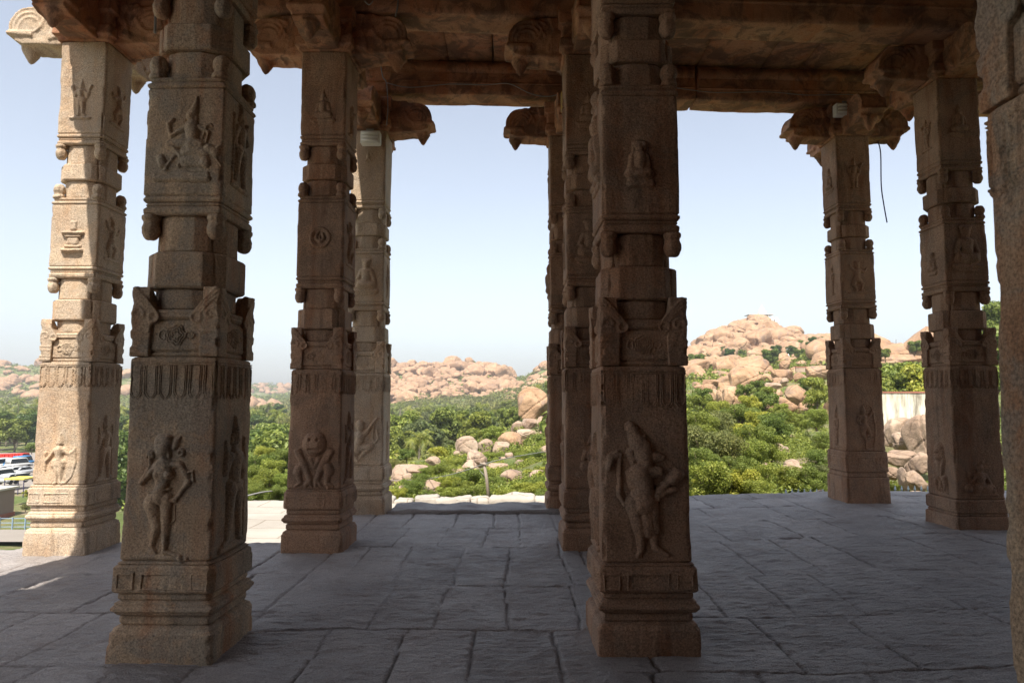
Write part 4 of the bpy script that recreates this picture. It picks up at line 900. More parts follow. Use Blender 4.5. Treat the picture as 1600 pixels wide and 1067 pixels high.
# explicit boulders: px, py, w, h, depth, rock kind, material (0 tan, 1 pink), label
BD = [
 (729, 699, 35, 34, 45, 1, 0, 'pale tan boulder with a sloping top, left of its twin, on the near slope'), (757, 700, 30, 28, 45.5, 4, 0, 'squarish pale boulder leaning against the sloping one on the near slope'),
 (783, 700, 26, 19, 44, 2, 0, 'low flat grey-tan rock beside the squarish pale boulder'), (798, 690, 40, 30, 52, 3, 1, 'rounded pink boulder behind the low flat rock'),
 (834, 631, 50, 52, 85, 6, 1, 'huge rounded boulder balanced on blocks beside the central pillars'), (808, 667, 20, 18, 80, 4, 0, 'small pale block left under the huge balanced boulder'),
 (827, 663, 25, 17, 80.5, 2, 0, 'wedge of rock directly under the huge balanced boulder'), (822, 679, 28, 17, 76, 5, 0, 'broad block below the wedge of rock'),
 (847, 662, 17, 22, 78, 4, 0, 'upright grey block right under the huge balanced boulder'), (848, 681, 14, 20, 76, 4, 0, 'upright block standing below the grey block'),
 (677, 720, 22, 14, 38, 3, 0, 'small round rock on the far end of the flat outcrop'), (640, 737, 60, 20, 36, 2, 0, 'long flat tan outcrop below the palm'), (674, 763, 50, 22, 25, 3, 0, 'smooth low boulder nearest the sunlit forecourt'),
 (638, 767, 30, 16, 24.5, 5, 0, 'flat rock left of the smooth low boulder'), (781, 731, 34, 15, 34, 2, 0, 'flat tan slab on the slope above the tilted pole'), (800, 746, 38, 24, 28, 3, 0, 'domed boulder right of the tilted pole'),
 (797, 763, 30, 18, 26, 5, 1, 'orange-tan rock below the domed boulder'), (841, 746, 27, 22, 27, 1, 0, 'tan boulder by the foot of the central rear pillar'), (837, 731, 20, 13, 33, 3, 0, 'small rock up the slope from the pillar foot'),
 (753, 766, 24, 14, 25, 3, 0, 'small tan rock left of the tilted pole foot'), (812, 729, 14, 12, 36, 1, 0, 'small upright stone among bushes right of the flat slab'), (788, 718, 18, 9, 40, 2, 0, 'thin flat stone behind the flat slab'), (721, 737, 28, 11, 34, 2, 0, 'flat rock between the bushes left of the tilted pole'),
 (1165, 592, 50, 34, 110, 6, 1, 'big round boulder perched in the middle of the right hand slope'), (1140, 619, 36, 32, 72, 1, 1, 'pale boulder with a streaked face below the perched round one'), (1249, 620, 44, 36, 65, 4, 1, 'large faceted boulder near the right rear pillar'),
 (1259, 637, 28, 20, 60, 3, 1, 'rounded boulder in front of the large faceted one'), (1214, 616, 20, 15, 75, 3, 1, 'small pale boulder left of the large faceted one'), (1202, 604, 36, 12, 90, 2, 0, 'long grey slab right of the perched round boulder'),
 (1226, 595, 14, 10, 95, 3, 0, 'small grey round rock on the slope'), (1198, 590, 17, 13, 105, 3, 1, 'small brown boulder right behind the perched round one'), (1110, 598, 25, 10, 95, 2, 1, 'flat cap rock near the dark near pillar'),
 (1106, 607, 28, 15, 93, 3, 1, 'rounded boulder under the flat cap rock'), (1096, 615, 18, 14, 88, 3, 1, 'boulder at the edge of the dark near pillar'), (1127, 609, 32, 22, 96, 2, 1, 'sloping slab behind the pale streaked boulder'),
 (1222, 587, 34, 19, 120, 2, 1, 'purple-grey sloping slab below the brick coping'), (1252, 592, 24, 20, 118, 4, 1, 'square block right of the sloping slab'), (1279, 583, 36, 22, 112, 5, 1, 'long leaning slab next to the right rear pillar'),
 (1285, 541, 26, 14, 190, 2, 1, 'cap boulder on the skyline next to the right rear pillar'), (1282, 557, 30, 26, 180, 4, 1, 'massive block below the cap boulder'), (1226, 571, 14, 16, 150, 1, 1, 'upright boulder left of the brick coping'),
 (1391, 676, 28, 42, 24, 4, 0, 'tall pale rock at the left of the rubble pile'), (1408, 668, 34, 30, 27, 1, 0, 'round-topped pale rock at the top of the rubble pile'), (1414, 691, 36, 30, 23, 5, 0, 'angular slab resting in the middle of the rubble pile'),
 (1442, 690, 38, 80, 22, 1, 0, 'tall leaning rock at the right of the rubble pile'), (1407, 716, 42, 24, 20.5, 5, 0, 'wide pale rock with a dark gap beneath, in the rubble pile'), (1434, 724, 36, 34, 19, 4, 0, 'brownish block low in the rubble pile'),
 (1395, 740, 20, 20, 19, 1, 0, 'small rock in the dark gap of the rubble pile'), (1413, 750, 12, 38, 18, 4, 0, 'narrow upright stone block in the rubble pile'), (1432, 752, 30, 32, 17.5, 4, 0, 'smooth square block beside the narrow upright stone'), (1431, 771, 24, 8, 15, 2, 0, 'flat pale stone behind the fence rail'),
 (1410, 560, 100, 46, 165, 3, 1, 'broad bare rock dome behind the white wall'), (1440, 538, 38, 16, 170, 2, 1, 'boulder lying on top of the broad rock dome'),
 (1283, 769, 10, 8, 14, 1, 0, 'small white stone at the foot of the bushes by the fence'),
]
for (px, py, w, h, Y, k, m, lb) in BD:
    c = at(px, py, Y); s = Y / 1085.0
    if 23 < Y < 130: BUMPS.append((c.x, Y, max(w, h) * s * 1.0, c.z - h * s * .38))

def build_terrain():
    pxs = np.arange(-520, 2420, 6.0); ds = np.exp(np.linspace(math.log(9.0), math.log(2550), 330))
    A, D = np.meshgrid((pxs - 800) / 1087.5, ds); X = A * D; Y = D
    Z = terr(X, Y)
    # sink it under the paved forecourt and platform
    court = (Y < 17.6) & (X < 1.5) & (X > -5.5 - (Y - 7) * .2); Z = np.where(court, np.minimum(Z, -1.25), Z)
    V = np.stack([X, Y, Z], -1).reshape(-1, 3)
    tag(mk('ground', mesh('ground', V, grid_faces(len(ds), len(pxs)), M_TERR)), kind='structure')
    s = 2560
    me = mesh('plain', [(-s, -s, -16), (s, -s, -16), (s, s, -16), (-s, s, -16)], [(0, 1, 2, 3)], M_TERR, False)
    tag(mk('plain', me), kind='structure')
build_terrain()
def court():
    x = np.arange(-12.5, 1.6, .12); y = np.arange(6.4, 17.7, .12); X, Y = np.meshgrid(x, y); P = np.stack([X, Y, 0 * X], -1)
    edge = 17.25 + fbm(P * np.array([1, 0, 0]), .8, 3, 4) * .22
    Z = -1.05 + fbm(P, .35, 3, 44) * .05 + fbm(P, 2, 2, 45) * .012 - np.clip(Y - edge, 0, 1) * 1.2 - np.clip(-5.3 - (Y - 7) * .2 - X + fbm(P, .7, 2, 8) * .3, 0, 2) * .9
    tag(mk('forecourt', mesh('forecourt', np.stack([X, Y, Z], -1).reshape(-1, 3), grid_faces(len(y), len(x)), M_COURT)), kind='structure')
court()

# rough kerb stones at the far edge of the forecourt
kr = random.Random(12); x = -3.6
KL = ['short', 'long', 'broken', 'low', 'thick', 'uneven', 'wide', 'narrow', 'chipped', 'flat']
for i in range(8):
    w = kr.uniform(.35, 1.15)
    me = slab_mesh('kerb_stone', x, x + w - .015, 16.95 + kr.uniform(-.08, .08), 17.5, -1.3, -1.0 + kr.uniform(0, .075), M_COURT, .045, .05, i * 7, .05)
    tag(mk('kerb_stone', me), 'rough white kerb stone along the far edge of the sunlit forecourt', 'kerb stone', 'kerb stones at the forecourt edge'); x += w

# ---------------------------------------------------------------- boulders
def rock_mesh(seed, planes, flat=1.0, sub=5, rnd=.12):
    rng = np.random.RandomState(seed); bm = bmesh.new(); bmesh.ops.create_icosphere(bm, subdivisions=sub, radius=1.0)
    V = np.array([v.co[:] for v in bm.verts]); F_ = np.array([[v.index for v in f.verts] for f in bm.faces]); bm.free()
    planes += 5; n = rng.normal(size=(planes, 3)); n[:, 2] *= .8; n /= np.linalg.norm(n, axis=1)[:, None]; d = rng.uniform(.58, .85, planes)
    D = V.copy(); proj = V @ n.T
    with np.errstate(divide='ignore', invalid='ignore'):
        rr = np.where(proj > 1e-6, d[None] / proj, 9.0)
    p = 26.0; r = (np.sum(np.minimum(1 / rr, 4) ** p * (rr < 8), 1) + 1) ** (-1 / p)
    V = V * r[:, None]
    V += D * (fbm(V, 1.3, 3, seed) * rnd * .35 + fbm(V, 5, 3, seed + 4) * rnd * .14)[:, None]
    for q in range(3 if sub > 4 else 1):                                # joints splitting the rock
        cn = rng.normal(size=3); cn[2] += 1.2 * (q == 0); cn /= np.linalg.norm(cn); off = rng.uniform(-.25, .3)
        dd = V @ cn - off + .05 * fbm(V, 1.5, 2, seed + 30 + q)
        V -= D * (np.exp(-(dd / (.022 if sub > 4 else .04)) ** 2) * .11)[:, None]; V += D * ((dd > 0) * .022 * (1 if q % 2 else -1))[:, None]
    lo, hi = V.min(0), V.max(0); V = (V - (lo + hi) / 2) / (hi - lo)     # unit box, centred
    return V, F_
ROCKV = {1: rock_mesh(3, 7), 2: rock_mesh(8, 9), 3: rock_mesh(12, 5), 4: rock_mesh(23, 8), 5: rock_mesh(31, 11), 6: rock_mesh(44, 6), 7: rock_mesh(52, 8), 8: rock_mesh(63, 10)}
ROCKM = {(k, m): mesh('boulder', v, f, M_ROCK if m else M_ROCKN) for k, (v, f) in ROCKV.items() for m in (0, 1)}
def boulder(k, m, c, sx, sy, sz, rz, label, group=None, tilt=0.0):
    o = mk('boulder', ROCKM[(k, m)], None, c); o.scale = (sx, sy, sz); o.rotation_euler = (0, tilt, rz)
    tag(o, label, 'boulder', group); return o
def short(lb):
    for cut in (',', ' on the', ' beside', ' behind', ' below', ' seen', ' near ', ' in the', ' of the', ' at the', ' leaning', ' directly', ' up the', ' under', ' right', ' left', ' above', ' next', ' by ', ' with', ' lying', ' standing', ' perched', ' resting', ' among', ' balanced on', ' balanced'):
        i = lb.find(cut)
        if i > 0: lb = lb[:i]
    return lb
LM = [(b[0], b[1], 'the ' + short(b[7])) for b in BD] + [(1087, 700, 'the dark near pillar'), (1295, 690, 'the archer pillar'), (1185, 778, 'the shaded platform edge'), (1260, 766, 'the pointed railing'), (1186, 495, 'the summit shrine'), (1231, 555, 'the slim white monument'), (1211, 577, 'the low white building'), (1258, 573, 'the brick coping'),
      (1090, 560, 'the dark near pillar edge'), (765, 750, 'the tilted pole'), (655, 700, 'the lone palm'), (610, 740, 'the dancer pillar'), (853, 720, 'the narrow rear pillar'), (740, 565, 'the top of the central hill'), (615, 590, 'the dancer pillar frieze'), (690, 620, 'the foot of the central hill'), (705, 645, 'the yellowish palm'), (441, 655, 'the tall thin palm'), (425, 602, 'the hazy far hill'), (395, 680, 'the big near left pillar'), (446, 700, 'the lion face pillar'), (20, 718, 'the row of red rickshaws'), (5, 575, 'the far left hilltop'), (42, 650, 'the far left pillar'), (190, 660, 'the leftmost gap'), (1390, 608, 'the white wall by the archer pillar'), (1440, 608, 'the white wall by the lion pillar'), (410, 765, 'the forecourt edge at the left'), (720, 775, 'the kerb stones')]
def where(px, py):
    b = min(LM, key=lambda l: (l[0] - px) ** 2 + (l[1] - py) ** 2); dx, dy = px - b[0], py - b[1]; d = math.hypot(dx, dy)
    n = 'close ' if d < 12 else ('' if d < 28 else 'well ')
    if abs(dx) > 2 * abs(dy): r = 'right of' if dx > 0 else 'left of'
    elif abs(dy) > 2 * abs(dx): r = 'below' if dy > 0 else 'above'
    else: r = ('below and ' if dy > 0 else 'above and ') + ('right of' if dx > 0 else 'left of')
    return ' '.join((n + r + ' ' + b[2]).split()[:12])
def pix(p):
    v = Vector(p) - Vector((0, 0, EYE)); yc = v.y * CP + v.z * SP; zc = -v.y * SP + v.z * CP
    return 800 + v.x / yc * F, 533.5 - zc / yc * F
rng = random.Random(5)
for (px, py, w, h, Y, k, m, lb) in BD:
    s = Y / 1085.0; c = at(px, py, Y)
    boulder(k, m, c, w * s * 1.04, max(w, h) * s * .9, h * s * 1.08, rng.choice((0, math.pi)) + rng.uniform(-.1, .1), lb, None, rng.uniform(-.06, .06))

# hillside boulders: (px range, depth range, count, size range m)
GA = {'hill_centre': ('pink granite boulder piled on the rocky hill seen between the two central rear pillars', 'boulders on the central rocky hill'),
      'hill_right': ('pink granite boulder on the steep rocky hill crowned by a small white shrine', 'boulders on the shrine hill'),
      'hill_left': ('pink boulder on the green hill behind the far left pillar', 'boulders on the far left hill'),
      'hill_far': ('tiny boulder on the hazy far hill between the two left pillars', 'boulders on the hazy far hill'),
      'slope_mid': ('tan boulder on the bushy lower slopes', 'boulders on the bushy lower slopes')}
cand = []
def scatter(key, px0, px1, d0, d1, n, s0, s1, seed, m=1, dens=None):
    r = random.Random(seed); pl = []
    tries = 0
    while len(pl) < n and tries < n * 25:
        tries += 1
        px = r.uniform(px0, px1); Y = r.uniform(d0, d1)
        if dens and r.random() > dens(px, Y): continue
        s = s0 + (s1 - s0) * r.random() ** 2.0; x = (px - 800) / 1087.5 * Y
        if 1168 < px < 1205 and 436 < Y < 455: continue
        if any((x - a) ** 2 + (Y - b) ** 2 * .8 < ((s + c) * .30) ** 2 for a, b, c in pl): continue
        pl.append((x, Y, s))
        z = t1(x, Y); sx, sy, sz = s * r.uniform(.85, 1.35), s * r.uniform(.8, 1.2), s * r.uniform(.6, .95)
        cand.append((sx * sz / Y / Y, key, r.randint(1, 8), m, (x, Y, z + sz * (.34 if key == 'slope_mid' else .22)), sx, sy, sz, r.uniform(0, 6.28), r.uniform(-.25, .25)))
dc = lambda px, Y: 1.0 if (px < 765 or px > 815) else .5
scatter('hill_centre', 590, 800, 560, 720, 260, 6, 22, 1, 1, lambda px, Y: 1.0 if (Y < 675 and px < 765) else .45)
scatter('hill_centre', 790, 900, 420, 640, 60, 5, 15, 2, 1)
vis_r = lambda px, Y: (1.0 if Y > 330 else (.35 if 1100 < px < 1240 else .7))
scatter('hill_right', 1070, 1300, 310, 450, 380, 4.5, 15, 3, 1, vis_r)
scatter('hill_right', 1060, 1330, 140, 310, 130, 2.5, 9, 4, 1, lambda px, Y: .5 if 1110 < px < 1240 else .9)
scatter('hill_left', -60, 230, 700, 880, 70, 6, 20, 5, 1)
scatter('hill_side', 900, 1070, 250, 520, 90, 5, 15, 21, 1)
scatter('hill_side', 1300, 1900, 150, 420, 120, 4, 14, 22, 1)
scatter('hill_side', -450, 590, 620, 860, 150, 8, 22, 23, 1)
scatter('hill_far', 380, 480, 1350, 1700, 50, 8, 24, 6, 1)
scatter('slope_mid', 600, 880, 24, 80, 44, .35, 1.15, 7, 0)
scatter('slope_mid', 1190, 1250, 18, 50, 36, .25, .8, 8, 0)
scatter('slope_mid', 1085, 1330, 60, 140, 22, 1.0, 4.0, 9, 1)
cand.sort(key=lambda c: (c[1] == 'hill_side', -c[0]))
NB = 235
for c in cand[:NB]:
    _, key, k, m, p, sx, sy, sz, rz, tl = c
    q = pix(p); wpx = sx / p[1] * 1087
    lb = GA[key][0]
    if key in ('hill_centre', 'hill_right', 'slope_mid'):
        lb = ('broad ' if sx > 1.9 * sz else ('blocky ' if sx < 1.2 * sz else '')) + ('big ' if wpx > 26 else ('small ' if wpx < 13 else '')) + ('tan boulder ' if key == 'slope_mid' else 'pink boulder ') + where(*q)
    boulder(k, m, p, sx, sy, sz, rz, lb, GA[key][1], tl)
rest = {0: [], 1: []}
for c in cand[NB:]:
    _, key, k, m, p, sx, sy, sz, rz, tl = c
    rest[m].append(c)
LOW = {k: rock_mesh(70 + k, 6 + k, sub=3) for k in range(1, 9)}
for m in (0, 1):
    if not rest[m]: continue
    Vs, Fs, off = [], [], 0
    for _, key, k, mm, p, sx, sy, sz, rz, tl in rest[m]:
        v, f = LOW[k]; v = v * np.array([sx, sy, sz]); c_, s_ = math.cos(rz), math.sin(rz)
        v = np.stack([v[:, 0] * c_ - v[:, 1] * s_, v[:, 0] * s_ + v[:, 1] * c_, v[:, 2]], -1) + np.array(p)
        Vs.append(v); Fs.append(f + off); off += len(v)
    tag(mk('boulders', mesh('boulders', np.concatenate(Vs), np.concatenate(Fs), M_ROCK if m else M_ROCKN)), ('small pink boulders scattered over the distant hills' if m else 'small tan stones on the near slopes'), 'boulders', kind='stuff')

# ---------------------------------------------------------------- vegetation
def leaf_quads(C, N, size, rng, aspect=1.7):
    """C centres, N approx normals -> bent leaf quads"""
    n = len(C); r = rng.normal(size=(n, 3)); N = N + r * .55; N /= np.linalg.norm(N, axis=1)[:, None]
    t = np.cross(N, rng.normal(size=(n, 3))); t /= np.linalg.norm(t, axis=1)[:, None]; b = np.cross(N, t)
    s = (size * rng.uniform(.6, 1.35, n))[:, None]
    a = C - t * s * .5 * aspect; c = C + t * s * .5 * aspect - N * s * .15
    l = C + b * s * .42 + N * s * .12; q = C - b * s * .42 + N * s * .12
    V = np.stack([a, l, c, q], 1).reshape(-1, 3); F_ = np.arange(n * 4).reshape(-1, 4)
    return V, F_
def crown_pts(rng, n, lobes, H, R, zc, squash=.8):
    """points on many overlapping lobes; returns centres + normals"""
    L = []
    for i in range(lobes):
        a = rng.uniform(0, 6.283); rr = R * rng.uniform(.1, .78); z = zc + (rng.uniform(-.5, .55)) * H * (1 - .35 * rr / R)
        L.append((math.cos(a) * rr, math.sin(a) * rr, z, R * rng.uniform(.22, .42)))
    L = np.array(L); w = L[:, 3] ** 2; idx = rng.choice(len(L), n, p=w / w.sum())
    d = rng.normal(size=(n, 3)); d[:, 2] = d[:, 2] * .9 + .35; d /= np.linalg.norm(d, axis=1)[:, None]
    rad = L[idx, 3] * (1 - .45 * rng.random_sample(n) ** 2.2) * (1 + .18 * fbm(d * 3 + idx[:, None], 1.7, 2, 5))
    C = L[idx, :3] + d * rad[:, None] * np.array([1, 1, squash])
    return C, d, L
def tree_meshes(seed, H, R, zc, n, leaf, trunk_h, mat, lobes=16):
    rng = np.random.RandomState(seed)
    C, N, L = crown_pts(rng, n, lobes, H, R, zc); zz_ = rng.randint(0, len(L)); V, F_ = leaf_quads(C, N, leaf, rng)
    crown = mesh('crown', V, F_, mat, False)
    bm = bmesh.new(); rr = random.Random(seed); tr = max(.05, R * .055)
    pts = [(0, 0, -.3), (.03 * R, 0, trunk_h * .5), (0, .04 * R, trunk_h), (0, 0, zc)]
    bm_tube(bm, pts, [tr * 1.4, tr, tr * .8, tr * .4], 7)
    for i in range(0, len(L), 2):
        e = L[i]; bm_tube(bm, [(0, .02 * R, trunk_h * .8), (e[0] * .5, e[1] * .5, (trunk_h + e[2]) / 2), (e[0], e[1], e[2])], [tr * .5, tr * .35, tr * .12], 5)
    return crown, from_bm('trunk', bm, M_BARK, True)
SHR = [tree_meshes(100 + i, 1.5, 1.1, .85, 5200, .085, .35, m, 20) for i, m in enumerate((M_LEAFY, M_LEAF, M_LEAFO, M_LEAF))]
SHRN = [tree_meshes(140 + i, 1.6, 1.15, .9, 11000, .055, .35, m, 26) for i, m in enumerate((M_LEAFY, M_LEAF, M_LEAFO))]
TRE = [tree_meshes(120 + i, 4.6, 3.4, 5.2, 8500, .30, 2.6, m, 26) for i, m in enumerate((M_LEAF, M_LEAFD, M_LEAFO, M_LEAFY))]
def plant(name, pair, x, y, s, rz, label, cat, group, z=None, sz=1.0):
    r = mk(name, None, None, (x, y, (t1(x, y) if z is None else z)), rz); r.scale = (s, s, s * sz)
    tag(r, label, cat, group)
    mk('crown', pair[0], r); mk('trunk', pair[1], r); return r
def palm_meshes(seed, H, L, lean, nf=22):
    rng = random.Random(seed); bm = bmesh.new()
    top = Vector((lean, 0, H)); pts = [Vector((lean * (t ** 1.6), 0, H * t)) for t in (0, .25, .5, .75, 1)]
    bm_tube(bm, pts, [.26, .2, .17, .15, .15], 8); trunk = from_bm('trunk', bm, M_PBARK, True)
    V, F_ = [], []
    for k in range(nf):
        a = k * 2.399 + rng.uniform(-.2, .2); el = rng.uniform(-.5, 1.25); d = Vector((math.cos(a), math.sin(a), 0))
        p = top.copy(); v = d * math.cos(el) + Vector((0, 0, math.sin(el))); n = 16; prev = None
        for i in range(n):
            p = p + v * (L / n); v = (v + Vector((0, 0, -.085 - .01 * i))).normalized()
            side = v.cross(Vector((0, 0, 1))).normalized(); w = L * .24 * math.sin(math.pi * min(1, (i + 1.2) / n) ** .8) + .05
            for sg in (-1, 1):
                tip = p + side * sg * w * .85 + v * w * .45 + Vector((0, 0, -w * (.35 + rng.uniform(0, .35))))
                b = len(V); wd = v * (L / n * .33)
                V += [p - wd, p + wd, tip + wd * .2, tip - wd * .2]; F_.append((b, b + 1, b + 2, b + 3))
    return mesh('crown', [tuple(v) for v in V], F_, M_PALM, False), trunk
PALM = [palm_meshes(1, 6.5, 3.4, .6), palm_meshes(2, 9, 3.4, -1.0), palm_meshes(3, 4.0, 3.2, .2, 26), palm_meshes(4, 11, 2.9, 1.3, 18)]
def palm(i, px, py_top, Y, s, label, group=None, rz=0.0):
    c = at(px, py_top, Y); Hh = {0: 6.5, 1: 9, 2: 4.0, 3: 11}[i] * s; x = c.x
    r = mk('palm_tree', None, None, (x, Y, c.z - Hh), rz); r.scale = (s, s, s); tag(r, label, 'palm tree', group)
    mk('crown', PALM[i][0], r); mk('trunk', PALM[i][1], r)
palm(2, 655, 688, 62, .62, 'short full palm standing alone left of the pale twin boulders', None, 1.0)
palm(0, 705, 638, 190, .95, 'yellowish drooping palm below the central rocky hill', None, 2.0)
palm(3, 441, 648, 120, .85, 'tall thin pale trunked palm between the two left pillars', None, 2.6)
GP = ('coconut palm in the grove behind the far left pillar', 'coconut palms behind the far left pillar')
for k, (px, py, Y) in enumerate([(6, 632, 230), (18, 645, 210), (30, 628, 260), (38, 650, 220), (12, 660, 190), (48, 640, 240), (0, 648, 250), (26, 668, 185), (192, 640, 230), (199, 656, 210), (60, 630, 250)]):
    palm(k % 2, px, py, Y, 1.0 + .1 * (k % 3), GP[0], GP[1], k * 1.3)
for k, (px, py, Y) in enumerate([(625, 632, 330), (640, 640, 300), (672, 634, 330), (690, 652, 240), (612, 642, 300), (733, 640, 300), (652, 622, 400), (400, 640, 300), (418, 634, 340), (430, 650, 260)]):
    palm(k % 2, px, py, Y, 1.0 + .12 * (k % 3), 'palm crown rising out of the valley woods', 'palms in the valley woods', k * 1.7)

rng = random.Random(77)
# valley woods between the central rear pillars and left
def woods(px0, px1, d0, d1, n, label, group, s0, s1, kinds, seed, top=None, sz=1.0):
    r = random.Random(seed)
    for k in range(n):
        Y = math.exp(r.uniform(math.log(d0), math.log(d1))); px = r.uniform(px0, px1); x = (px - 800) / 1087.5 * Y
        s = r.uniform(s0, s1); z = t1(x, Y) - .3
        if top:            # crown tops keep under the line of sight seen in the photo
            yt = r.uniform(*top); zt = EYE + ray(px, yt)[1] * Y; Ht = 8.0 * s * sz
            z = min(z + 3, zt - Ht)
        kd = r.choice(kinds); q = pix((x, Y, z + 6 * s))
        lb = ('tall ' if s > (s0 + s1) / 2 + .12 else ('low ' if s < (s0 + s1) / 2 - .12 else '')) + ('green', 'dark green', 'olive', 'yellow-green')[kd] + ' tree ' + where(*q)
        lb = ' '.join(lb.split()[:15])
        plant('tree', TRE[kd], x, Y, s, r.uniform(0, 6.28), lb, 'tree', group, z, sz)
woods(590, 770, 110, 420, 66, 'bushy tree in the valley woods between the central rear pillars', 'trees in the valley woods', .7, 1.25, (0, 2, 2, 3, 0), 1)
woods(770, 870, 130, 330, 24, 'tree on the slope behind the balanced boulder', 'trees behind the balanced boulder', .45, .8, (0, 2, 3), 2)
woods(380, 455, 60, 420, 40, 'tree in the valley seen between the two left pillars', 'trees in the valley at the left', .6, 1.2, (0, 2, 1, 0), 3)
woods(-40, 60, 165, 420, 26, 'dark green tree behind the car park at the far left', 'trees behind the car park', .9, 1.4, (0, 1, 0, 2), 4)
woods(185, 215, 60, 420, 12, 'tree seen in the gap between the two leftmost pillars', 'trees in the gap between the leftmost pillars', .7, 1.2, (0, 1, 2), 5)
woods(1085, 1300, 180, 330, 26, 'dark tree growing among boulders on the shrine hill', 'trees on the shrine hill', .4, .75, (0, 1, 0), 6)
for k, (px, py, Y, s) in enumerate([(1385, 598, 60, .62), (1400, 590, 63, .7), (1418, 598, 60, .62), (1432, 592, 62, .66), (1446, 594, 58, .7), (1550, 540, 60, 1.1), (1376, 602, 62, .6)]):
    c = at(px, py, Y); plant('tree', TRE[(0, 3, 0)[k % 3]], c.x, Y, s, k * 1.1, ('green', 'yellow-green', 'green')[k % 3] + ' tree, ' + where(px, py), 'tree', 'trees behind the white wall', c.z - 6.3 * s)
for k, (px, py, Y, s) in enumerate([(1383, 551, 150, .38), (1430, 541, 160, .5), (1545, 500, 90, .9)]):
    c = at(px, py, Y); plant('tree', TRE[0], c.x, Y, s, k * 1.9, ['small tree beside the white buildings on the skyline', 'tree clump beside the skyline boulder', 'tree behind the lion pillar at the right'][k], 'tree', None, c.z - 5.5 * s)

# shrubs (px, py centre, width px, Y, kind)
def shrub_at(px, py, w, Y, kind, label, group, sz=1.0, near=False):
    c = at(px, py, Y); s = w * Y / 1087.5 / 2.2; pr = (SHRN if near else SHR)
    plant('shrub', pr[kind % len(pr)], c.x, Y, s, (px * 7.13) % 6.28, label, 'shrub', group, c.z - .85 * s * sz, sz)
L1 = ('bright green bush on the slope right of the dark near pillar', 'bushes on the right hand slope')
SR = [(1105, 752, 62, 13.5, 0), (1150, 760, 54, 13.0, 0), (1190, 748, 46, 15, 0), (1100, 705, 60, 17, 2), (1132, 718, 58, 18, 2), (1165, 715, 50, 20, 0), (1092, 668, 44, 24, 1), (1120, 676, 50, 25, 2), (1150, 684, 44, 27, 0), (1180, 690, 46, 24, 1),
      (1205, 700, 40, 24, 0), (1212, 668, 40, 34, 1), (1185, 662, 36, 36, 0), (1155, 654, 40, 38, 1), (1120, 646, 36, 42, 0), (1095, 636, 32, 46, 1), (1226, 656, 30, 38, 1), (1176, 636, 30, 50, 0), (1196, 632, 34, 52, 1), (1216, 644, 22, 48, 0), (1232, 748, 34, 16, 1), (1262, 752, 40, 15, 1), (1286, 748, 32, 15, 2),
      (1246, 766, 26, 14, 0), (1278, 720, 30, 20, 1), (1285, 690, 24, 26, 1), (1275, 655, 30, 38, 0), (1250, 660, 26, 42, 0), (1280, 610, 34, 62, 0), (1276, 628, 30, 55, 1), (1140, 768, 40, 12.6, 1), (1090, 770, 40, 12.4, 0), (1178, 768, 36, 12.6, 0), (1092, 725, 44, 15, 1), (1150, 738, 44, 15.5, 1), (1130, 742, 40, 14.6, 2),
      (1165, 615, 24, 66, 1), (1184, 607, 20, 70, 1), (1200, 618, 22, 66, 0), (1098, 622, 26, 60, 1), (1262, 605, 24, 72, 1)]
BC = ('yellow-green', 'green', 'olive', 'green')
for k, (px, py, w, Y, kd) in enumerate(SR):
    Y = max(Y, 15.4 + (k % 4) * .35)
    shrub_at(px, py - 2, w * 1.38, Y, kd, ('large ' if w > 42 else ('small ' if w < 27 else '')) + BC[kd % 4] + ' bush ' + where(px, py), L1[1], .95, True if Y < 45 else False)
L2 = ('green bush among boulders on the slope left of the central pillars', 'bushes on the central slope')
SC = [(640, 766, 40, 21, 1), (620, 775, 30, 20, 0), (655, 752, 30, 24, 1), (700, 758, 34, 22, 0), (722, 763, 30, 20, 1), (735, 748, 40, 25, 1), (690, 738, 36, 31, 1), (712, 727, 30, 36, 0), (742, 722, 34, 37, 1), (770, 716, 26, 40, 0), (762, 745, 30, 27, 1), (826, 770, 44, 19.5, 0), (845, 760, 36, 21, 1), (812, 768, 30, 20.5, 0),
      (845, 715, 34, 34, 1), (822, 718, 30, 36, 0), (850, 700, 26, 40, 0), (805, 712, 26, 40, 1), (774, 757, 30, 23, 1), (745, 775, 40, 19.5, 1), (700, 775, 36, 19.2, 0), (665, 740, 24, 32, 0), (840, 690, 26, 55, 1), (812, 650, 20, 110, 1), (700, 698, 30, 60, 2), (690, 712, 34, 48, 0), (768, 680, 34, 70, 0), (745, 682, 30, 75, 1),
      (800, 778, 40, 19, 0), (850, 776, 30, 19, 1), (635, 712, 26, 50, 1), (620, 728, 24, 42, 2), (670, 776, 24, 19, 1), (856, 738, 24, 25, 0)]
for k, (px, py, w, Y, kd) in enumerate(SC): shrub_at(px, py, w * 1.2, Y, kd, ('large ' if w > 35 else ('small ' if w < 27 else '')) + BC[kd % 4] + ' bush ' + where(px, py), L2[1], .85, True if Y < 45 else False)
for k, (px, py, w, Y, kd) in enumerate([(405, 728, 40, 30, 1), (430, 735, 44, 28, 0), (395, 745, 40, 26, 1), (418, 752, 44, 24, 1), (441, 755, 36, 23, 0), (388, 762, 34, 22, 1), (415, 712, 36, 36, 0), (440, 715, 34, 36, 1), (400, 768, 30, 20, 1), (432, 771, 30, 19.5, 1)]):
    shrub_at(px, py, w * 1.2, Y, kd, ('large ' if w > 38 else ('small ' if w < 32 else '')) + 'rounded ' + BC[kd] + ' bush ' + where(px, py), 'bushes beyond the forecourt at the left', .9, True)
